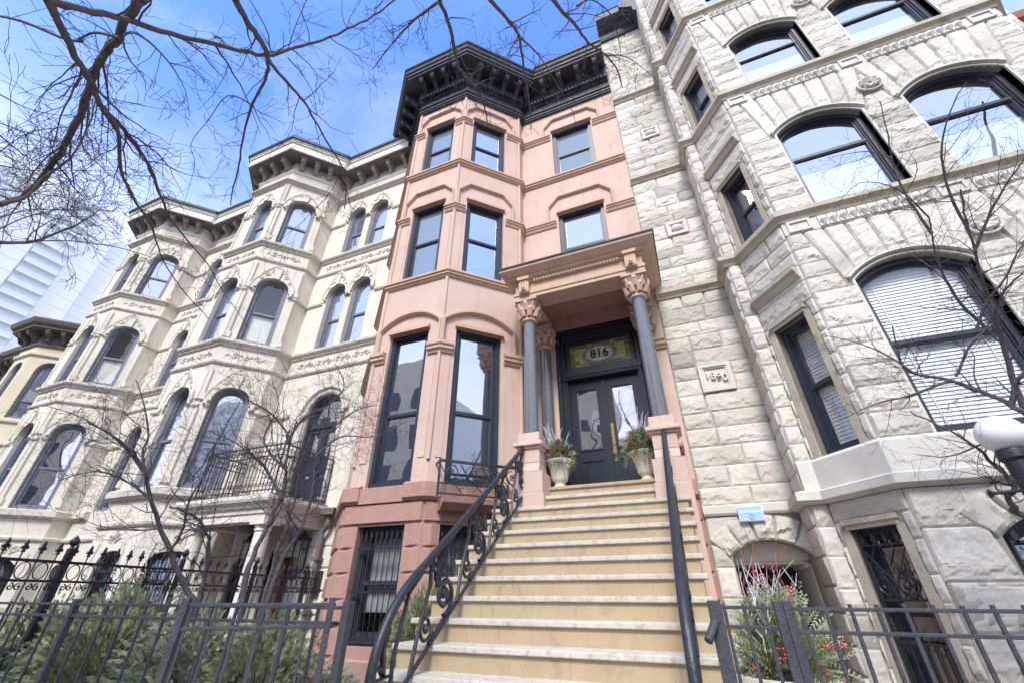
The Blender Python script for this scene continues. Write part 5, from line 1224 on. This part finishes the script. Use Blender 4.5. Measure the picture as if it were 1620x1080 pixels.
hang(None, [(168, 176), (188, 215), (192, 270), (215, 320), (240, 358), (250, 392), (275, 440), (330, 505)], 4.35, 5.6, .032, .007, 10, .55, tend=dn)
hang(None, [(266, 342), (300, 385), (330, 420), (352, 460), (395, 520)], 5.2, 5.7, .017, .004, 8, .4, tend=dn)
hang([crA], [(75, 0), (130, 14), (200, 33), (270, 54), (340, 70), (405, 86), (430, 88), (470, 74), (510, 64), (560, 42), (602, 18), (650, -20)], 4.0, 4.9, .044, .010, 14, .7, tend=(0, 0, .05))
hang([crB], [(225, 0), (200, 30), (188, 60), (170, 78), (152, 106), (138, 145), (110, 215), (80, 262), (45, 305), (0, 325)], 4.1, 5.4, .055, .035, 12, .9, tend=dn)
hang(None, [(188, 60), (150, 52), (124, 63)], 4.2, 4.4, .02, .012, 3, .4); hang(None, [(0, 26), (40, 36), (100, 61), (130, 66)], 4.6, 4.3, .013, .016, 3, .35)
hang(None, [(195, 57), (212, 52), (240, 70), (268, 100), (284, 125), (295, 150), (300, 185)], 4.2, 4.8, .020, .004, 8, .42)
hang(None, [(268, 100), (300, 108), (320, 125), (338, 142)], 4.5, 4.8, .009, .003, 4, .25)
hang(None, [(160, 90), (168, 130), (172, 175), (168, 260)], 4.2, 4.7, .018, .004, 6, .3); hang(None, [(155, 100), (155, 150), (148, 205)], 4.2, 4.8, .016, .004, 6, .3)
hang([crB], [(372, 0), (392, 36), (412, 64), (426, 98)], 4.1, 4.4, .046, .038, 2, .4)
hang(None, [(424, 95), (420, 125), (400, 165), (385, 215), (378, 260), (368, 300), (365, 325)], 4.4, 5.5, .027, .009, 6, .5, tend=dn)
hang(None, [(397, 165), (360, 152), (330, 190), (302, 228), (308, 262), (290, 325)], 4.75, 5.4, .012, .003, 6, .4)
hang(None, [(426, 98), (455, 132), (480, 160), (498, 190), (520, 230), (538, 258), (548, 290), (545, 330)], 4.4, 5.8, .030, .011, 9, .55, tend=dn)
hang(None, [(540, 265), (525, 300), (495, 335), (450, 375), (410, 400)], 5.6, 6.0, .012, .003, 10, .5, tend=dn); hang(None, [(545, 280), (552, 320), (560, 370)], 5.7, 6.0, .009, .003, 6, .4, tend=dn)
hang(None, [(455, 92), (478, 118), (496, 150), (502, 185)], 4.55, 4.9, .010, .003, 4, .3)
hang(None, [(455, 80), (468, 40), (490, -10)], 4.6, 4.9, .010, .004, 4, .4)
# lower-left limbs
hang([(-4.4, -.6, 2.2)], [(0, 322), (40, 312), (70, 280), (110, 252), (140, 200), (150, 160)], 4.6, 5.4, .026, .01, 8, .6, rp=.05)
hang([(-4.6, -.6, 2.0)], [(0, 384), (55, 382), (95, 366), (130, 352), (160, 330)], 4.7, 5.3, .028, .006, 10, .6, rp=.05, tend=(.15, .1, .05)); hang(None, [(55, 382), (120, 382), (200, 395), (270, 420), (330, 450)], 4.8, 5.6, .013, .003, 8, .5)
for yy, a, b in ((200, (0, 195), 40), (215, (0, 240), -20), (300, (0, 300), 20), (330, (0, 345), 5), (350, (0, 362), -30), (235, (0, 215), 60), (270, (0, 262), 0), (165, (0, 150), 30)):
    hang(None, [a, (50, yy+b*.3), (115, yy+b*.7), (190, yy+b)], 4.6, 5.6, .010, .0025, 9, .55, tend=(.1, .05, 0))
# limbs over the middle
hang([crC], [(695, 0), (712, 45), (722, 95), (735, 120), (755, 142), (768, 175), (772, 200)], 4.7, 6.0, .040, .011, 14, .45, tend=dn)
hang(None, [(692, 5), (662, 26), (640, 48), (610, 82), (588, 112)], 4.8, 5.2, .028, .006, 11, .45); hang(None, [(655, 30), (620, 52), (598, 30), (560, 60)], 4.8, 5.1, .009, .003, 6, .35)
hang(None, [(740, 128), (760, 110), (800, 95), (822, 80)], 5.4, 5.6, .010, .004, 6, .4); hang(None, [(724, 100), (722, 140), (712, 175)], 5.3, 5.5, .006, .002, 5, .3)
hang([crC], [(775, 0), (802, 30), (820, 55), (826, 90), (832, 130), (838, 165), (840, 205)], 4.9, 6.4, .040, .010, 16, .5, tend=dn)
hang(None, [(824, 60), (850, 85), (868, 112), (890, 150), (908, 182)], 5.2, 6.2, .024, .006, 12, .45, tend=dn)
hang([crC], [(868, -10), (892, 22), (912, 42), (930, 68), (955, 85), (975, 108), (985, 140)], 5.0, 6.5, .040, .011, 15, .5, tend=dn)
hang(None, [(912, 10), (935, 0), (965, 22), (978, 60), (982, 85)], 5.4, 6.2, .022, .005, 12, .4, tend=dn); hang(None, [(955, 88), (990, 90), (1025, 115), (1040, 130)], 5.9, 6.4, .016, .004, 12, .4)
hang(None, [(930, 68), (925, 110), (945, 140), (960, 170)], 5.6, 6.4, .008, .002, 8, .35, tend=dn)
T.done(t, nm=('trunk', 'crown')); print('street tree tubes', T.n, len(T.fine.f))
# ---- two small multi-stemmed trees before the cream porch
def small(label, base, stems, seed, kids=12, klen=.8):
    global T
    t = thing('ornamental_tree', label, 'tree', (base.x, base.y, G), 'small bare trees among the shrubs'); T = Tree(seed); T.maxl = 3; T.step = .11
    for L, d, r0, r1, k in stems:
        q = px(L, *d); T.limb(([Vector((base.x, base.y, G)), Vector((base.x, base.y, G+.35))] if k else [])+q, r0, r1, kids, klen, start=.42 if k else .1, knob=True, tend=(0, 0, .1))
    T.done(t); print(label[:20], T.n)
b1 = aty(312, 1000, 3.5)
small('small bare tree forking low among the shrubs in front of the white porch column', b1, [
 ([(308, 965), (294, 930), (272, 880), (250, 825), (236, 775), (228, 745), (212, 715), (180, 690), (140, 668)], (5.9, 5.8), .036, .008, 1),
 ([(312, 960), (324, 915), (330, 870), (325, 835), (300, 812), (268, 800)], (5.9, 5.7), .034, .008, 1),
 ([(268, 872), (290, 835), (300, 790), (330, 740), (340, 700)], (5.85, 5.6), .017, .005, 0),
 ([(229, 752), (225, 715), (235, 690), (228, 640), (215, 600)], (5.8, 5.9), .016, .004, 0),
 ([(240, 790), (200, 760), (150, 745), (90, 760)], (5.8, 5.9), .014, .004, 0),
 ([(228, 748), (190, 700), (130, 660), (70, 640)], (5.8, 6), .013, .003, 0),
 ([(252, 835), (215, 838), (160, 832), (120, 815)], (5.8, 6), .011, .003, 0)], 31)
b2 = aty(400, 1000, 3.6)
small('small bare tree with several curving stems left of the salmon house', b2, [
 ([(382, 945), (400, 880), (428, 820), (446, 785), (452, 745), (458, 700), (470, 665)], (5.4, 5.3), .038, .009, 1),
 ([(425, 945), (448, 880), (474, 840), (492, 790), (500, 730), (512, 680), (522, 640)], (5.4, 5.2), .031, .007, 1),
 ([(420, 935), (438, 870), (458, 820), (470, 770), (475, 735), (490, 690)], (5.4, 5.3), .022, .006, 1),
 ([(446, 788), (420, 740), (400, 720), (372, 700), (330, 680)], (5.3, 5.5), .020, .004, 0),
 ([(452, 742), (430, 720), (418, 690), (440, 640), (430, 600)], (5.3, 5.4), .016, .004, 0),
 ([(455, 700), (480, 660), (520, 640), (545, 610), (530, 575)], (5.3, 5.2), .017, .004, 0),
 ([(500, 720), (540, 690), (590, 690), (640, 668)], (5.2, 4.9), .012, .003, 0),
 ([(512, 690), (560, 650), (600, 640)], (5.2, 4.9), .011, .003, 0),
 ([(458, 690), (430, 655), (390, 630), (360, 600)], (5.3, 5.5), .013, .003, 0)], 32, kids=14, klen=.85)
# ---- tree in front of the stone house
t = thing('ornamental_tree', 'bare tree with crooked branches in front of the stone house beside the lamp', 'tree', (3.6, 4.6, G), 'small bare trees among the shrubs')
T = Tree(55); T.maxl = 3; T.step = .12; b3 = Vector((3.55, 4.55, G)); c3 = at(1668, 700, 5.9)
T.limb([b3, b3+Vector((0, 0, .9)), at(1690, 800, 5.9), c3], .07, .045, 0); T.limb([b3+Vector((0, 0, 1.0)), at(1640, 822, 5.9), at(1606, 800, 5.8), at(1596, 785, 5.8), at(1606, 768, 5.8), at(1580, 742, 5.8), at(1545, 708, 5.7), at(1500, 680, 5.6), at(1440, 650, 5.6)], .032, .006, 16, .7, start=.3)
for L, d, r0, r1, k, kl in (
 ([(1640, 665), (1590, 635), (1540, 615), (1500, 600), (1450, 592), (1425, 572), (1412, 515)], (5.8, 5.5), .026, .005, 14, .7),
 ([(1650, 680), (1618, 640), (1595, 575), (1578, 520), (1562, 470), (1548, 420), (1530, 350), (1520, 300)], (5.9, 5.8), .027, .006, 14, .8),
 ([(1590, 540), (1575, 500), (1590, 460), (1620, 430)], (5.8, 5.7), .015, .006, 5, .5),
 ([(1560, 520), (1520, 480), (1490, 430), (1478, 390), (1470, 345)], (5.8, 5.6), .015, .005, 12, .7),
 ([(1545, 520), (1560, 480), (1590, 440), (1610, 400), (1630, 380)], (5.7, 5.7), .013, .004, 10, .6),
 ([(1600, 640), (1610, 600), (1650, 560)], (5.6, 5.5), .022, .012, 3, .4),
 ([(1512, 595), (1535, 545), (1560, 520), (1575, 480)], (5.6, 5.7), .013, .005, 6, .5),
 ([(1500, 602), (1440, 625), (1380, 640), (1330, 665)], (5.6, 5.5), .014, .003, 12, .6),
 ([(1450, 592), (1400, 560), (1350, 540), (1300, 530)], (5.5, 5.4), .010, .003, 10, .6),
 ([(1475, 370), (1440, 320), (1415, 270), (1405, 215), (1392, 160)], (5.6, 5.8), .013, .003, 12, .6),
 ([(1410, 250), (1370, 240), (1310, 250)], (5.7, 5.9), .008, .002, 8, .5),
 ([(1535, 370), (1500, 300), (1490, 230), (1510, 160), (1530, 130)], (5.8, 6.0), .014, .003, 12, .6),
 ([(1540, 400), (1570, 330), (1600, 280), (1630, 240)], (5.8, 6), .014, .004, 9, .6),
 ([(1600, 690), (1560, 700), (1500, 722), (1450, 718)], (5.6, 5.5), .014, .003, 10, .5),
 ([(1470, 345), (1420, 300), (1360, 290), (1320, 330)], (5.7, 5.7), .009, .002, 9, .5)):
    T.limb(px(L, *d), r0, r1, k, kl, tend=(0, 0, .08))
T.done(t); print('right tree', T.n)
# ================================================================ evergreen shrubs
def shrub_mesh(seed, mt_n=2400, w=.011):
    r = random.Random(seed); m = M()
    for _ in range(mt_n):
        a = r.uniform(0, 2*PI); z = r.uniform(-.35, 1); k = math.sqrt(max(0, 1-max(0, z)**2)); lump = 1+.22*math.sin(3*a+seed)+.16*math.sin(5*a+4*z+seed*2); q = r.uniform(.55, 1.0)
        p = Vector((math.cos(a)*k*lump*q, math.sin(a)*k*lump*q, z*q*(1+.15*math.sin(4*a+seed)))); d = Vector((p.x, p.y, p.z*.8+.25+r.uniform(-.3, .35)))+Vector((r.gauss(0, .25), r.gauss(0, .25), 0))
        sprig(m, p*.86, d, r.uniform(.10, .20), 11, w, r, r.uniform(.1, .6), .62)
    return m
protos = {}
def shrub(i, x, y, sx, sy, sz, label, mt, seed):
    z = G+sz*.42; key = (mt.name, seed)
    o = bpy.data.objects.new('evergreen_shrub', None); C.objects.link(o); o.location = (x, y, G); o['label'] = label; o['category'] = 'shrub'; o['group'] = 'low evergreen shrubs in the front yard'
    if key not in protos:
        m = shrub_mesh(seed, w=.008); f = obj('foliage', m, mt, None, recalc=False); protos[key] = f
        core = M(); 
        rr = random.Random(seed)
        for _ in range(26):
            a = rr.uniform(0, 2*PI); e = rr.uniform(.2, 1.3); d = Vector((math.cos(a)*math.cos(e), math.sin(a)*math.cos(e), math.sin(e))); core.tube([(0, 0, -.4), tuple(d*.4), tuple(d*.8)], [.02, .014, .006], 4)
        protos[key, 's'] = obj('stems', core, BARK, None)
    else:
        f = protos[key].copy(); C.objects.link(f)
    s_ = protos[key, 's'] if f is protos[key] else protos[key, 's'].copy()
    if f is not protos[key]: C.objects.link(s_)
    for c in (f, s_): c.parent = o; c.location = (0, 0, sz*.42); c.scale = (sx, sy, sz*.62); c.rotation_euler = (0, 0, i*1.3)
SH = [(-6.3, 3.0, .85, .6, 1.12, 'large yew shrub at the far left behind the picket fence', YEW, 1),
 (-5.35, 3.1, .75, .6, 1.20, 'tall yew shrub left of the forked tree below the ornate fence', YEW2, 2),
 (-4.75, 2.75, .62, .5, 1.06, 'yew shrub directly behind the left picket fence post', YEW, 3),
 (-4.05, 3.0, .62, .55, .98, 'yew shrub at the foot of the forked tree', YEW2, 1),
 (-3.35, 3.1, .55, .5, .98, 'rounded yew shrub in front of the curving stemmed tree', YEW, 2),
 (-2.95, 3.45, .35, .4, .60, 'small juniper shrub behind the ajar picket gate', YEW2, 3),
 (-3.05, 5.0, .55, .5, 1.22, 'yew shrub under the barred basement window beside the steps', YEW, 3),
 (-5.9, 2.45, .6, .45, .85, 'low yew shrub at the front left of the bed', YEW2, 2)]
for i, a in enumerate(SH): shrub(i, *a[:5], a[5], a[6], a[7])
# ================================================================ winter planter at the stone house entrance
pt_ = thing('planter_pot', 'buff round pot holding winter greens behind the right picket fence', 'planter', (.36, 3.9, G))
obj('pot', M().lathe([(.20, G), (.24, G+.3), (.30, -.52), (.33, -.50), (.33, -.44), (.27, -.44), (.25, -.55), (.01, -.55)], .36, 3.9, 28), URN, pt_, smooth=True)
rnd = random.Random(44); bx, by, bz = .36, 3.9, -.50
t = thing('winter_arrangement', 'tall planter arrangement of fir, white and red twigs and red berries by the basement arch', 'plant arrangement', (bx, by, bz), 'winter greenery in the urns and planter')
for nm, mt, cnt, R, H in (('fir_greens', FIR, 260, .30, .50), ('pale_fir', FIRG, 260, .31, .55), ('juniper_greens', YEW2, 130, .34, .32)):
    m = M()
    for _ in range(cnt):
        a = rnd.uniform(0, 2*PI); el = rnd.uniform(-.8, 1.4); d = Vector((math.cos(a)*math.cos(el), math.sin(a)*math.cos(el), math.sin(el))); p = Vector((bx+d.x*.12, by+d.y*.12, bz+max(0, d.z)*H*.5))
        if nm == 'pale_fir': p.x += .06
        sprig(m, p, d, (R*.75+H*.35*max(0, d.z))*rnd.uniform(.6, 1), 11, .0065 if nm != 'juniper_greens' else .009, rnd, .45 if el < .4 else .12, .62)
    obj(nm, m, mt, t, recalc=False)
for nm, mt, cnt, H, sp0 in (('white_twigs', WHITEW, 22, .60, .40), ('red_twigs', REDW, 5, .80, .5)):
    m = M()
    for _ in range(cnt):
        a = rnd.uniform(0, 2*PI); k = rnd.uniform(.02, sp0); d = Vector((math.cos(a)*k-.05, math.sin(a)*k, 1)).normalized(); p = Vector((bx+rnd.uniform(-.1, .1), by+rnd.uniform(-.1, .1), bz+.1)); L = H*rnd.uniform(.65, 1.1); P = [p+d*L*i/5+Vector((rnd.gauss(0, .012), rnd.gauss(0, .012), 0))*i for i in range(6)]; m.tube(P, [.006, .0055, .005, .004, .003, .002], 4)
        for i in (2, 3, 4): e = Vector((rnd.uniform(-.5, .5), rnd.uniform(-.5, .5), .8)).normalized(); m.tube([P[i], P[i]+e*rnd.uniform(.06, .16)], [.0032, .0015], 3)
    obj(nm, m, mt, t)
m = M()
for cx, cz, n in ((bx+.02, bz+.20, 42), (bx+.30, bz+.27, 26), (bx-.02, bz+.62, 12), (bx+.12, bz+.52, 8), (bx+.24, bz+.08, 8), (bx-.2, bz+.1, 8)):
    for _ in range(n): px_, py_, pz_ = cx+rnd.gauss(0, .035), by-.26+rnd.gauss(0, .03), cz+rnd.gauss(0, .03); m.lathe([(.001, pz_-.008), (.006, pz_-.006), (.0085, pz_), (.006, pz_+.006), (.001, pz_+.008)], px_, py_, 6)
obj('berry_sprays', m, BERRY, t, smooth=True)
# ================================================================ across the street (seen only in the window reflections)
ob = thing('apartment_block', 'tan brick apartment block across the street reflected in the parlour windows', 'building', (-24, -17, G))
m = M().box(-42, -5.5, -34, -17, G, 19); obj('wall', m, YELL, ob)
m = M()
for i in range(13):
    for z in (1.2, 4.4, 7.6, 10.8, 14.2): x = -41+2.8*i; m.box(x, x+1.2, -17.02, -16.95, z, z+2.0)
obj('window', m, NAVY, ob)
ob = thing('high_rise', 'white gridded tower across the street reflected in the canted parlour window', 'tower', (55, -38, G))
m = M().box(30, 62, -60, -22, G, 27); obj('wall', m, WHITE, ob); m = M()
for i in range(18):
    for z in range(12): m.box(29.9, 30, -59+2.1*i, -57.7+2.1*i, 1+2.2*z, 2.1+2.2*z)
obj('window', m, TOWERS, ob)
t = thing('street_tree', 'bare street tree across the road reflected in the window glass', 'tree', (-1.6, -9.5, G), 'bare street trees across the road'); T = Tree(91); T.maxl = 3; T.step = .5
c_ = Vector((-1.5, -9.4, 2.4)); T.limb([(-1.6, -9.5, G), (-1.55, -9.5, .6), c_], .24, .19, 0)
for k in range(9):
    a = k*2.4; d = Vector((math.cos(a), math.sin(a), 0)); T.limb([c_, c_+d*.9+Vector((0, 0, 1.4)), c_+d*2.2+Vector((0, 0, 3.2)), c_+d*(3.2+k % 3)+Vector((0, 0, 5.2+k % 4))], .13, .02, 12, 1.9, tend=(0, 0, .1))
T.done(t)
for i, (x, y) in enumerate(((-9.5, -10.2), (-16.5, -9.8), (6.5, -10), (14, -9.6))):
    r = t.copy(); C.objects.link(r); r.location = (x, y, G); r.rotation_euler = (0, 0, 1.3*i+.7)
    for ch in list(t.children):
        c = ch.copy(); C.objects.link(c); c.parent = r
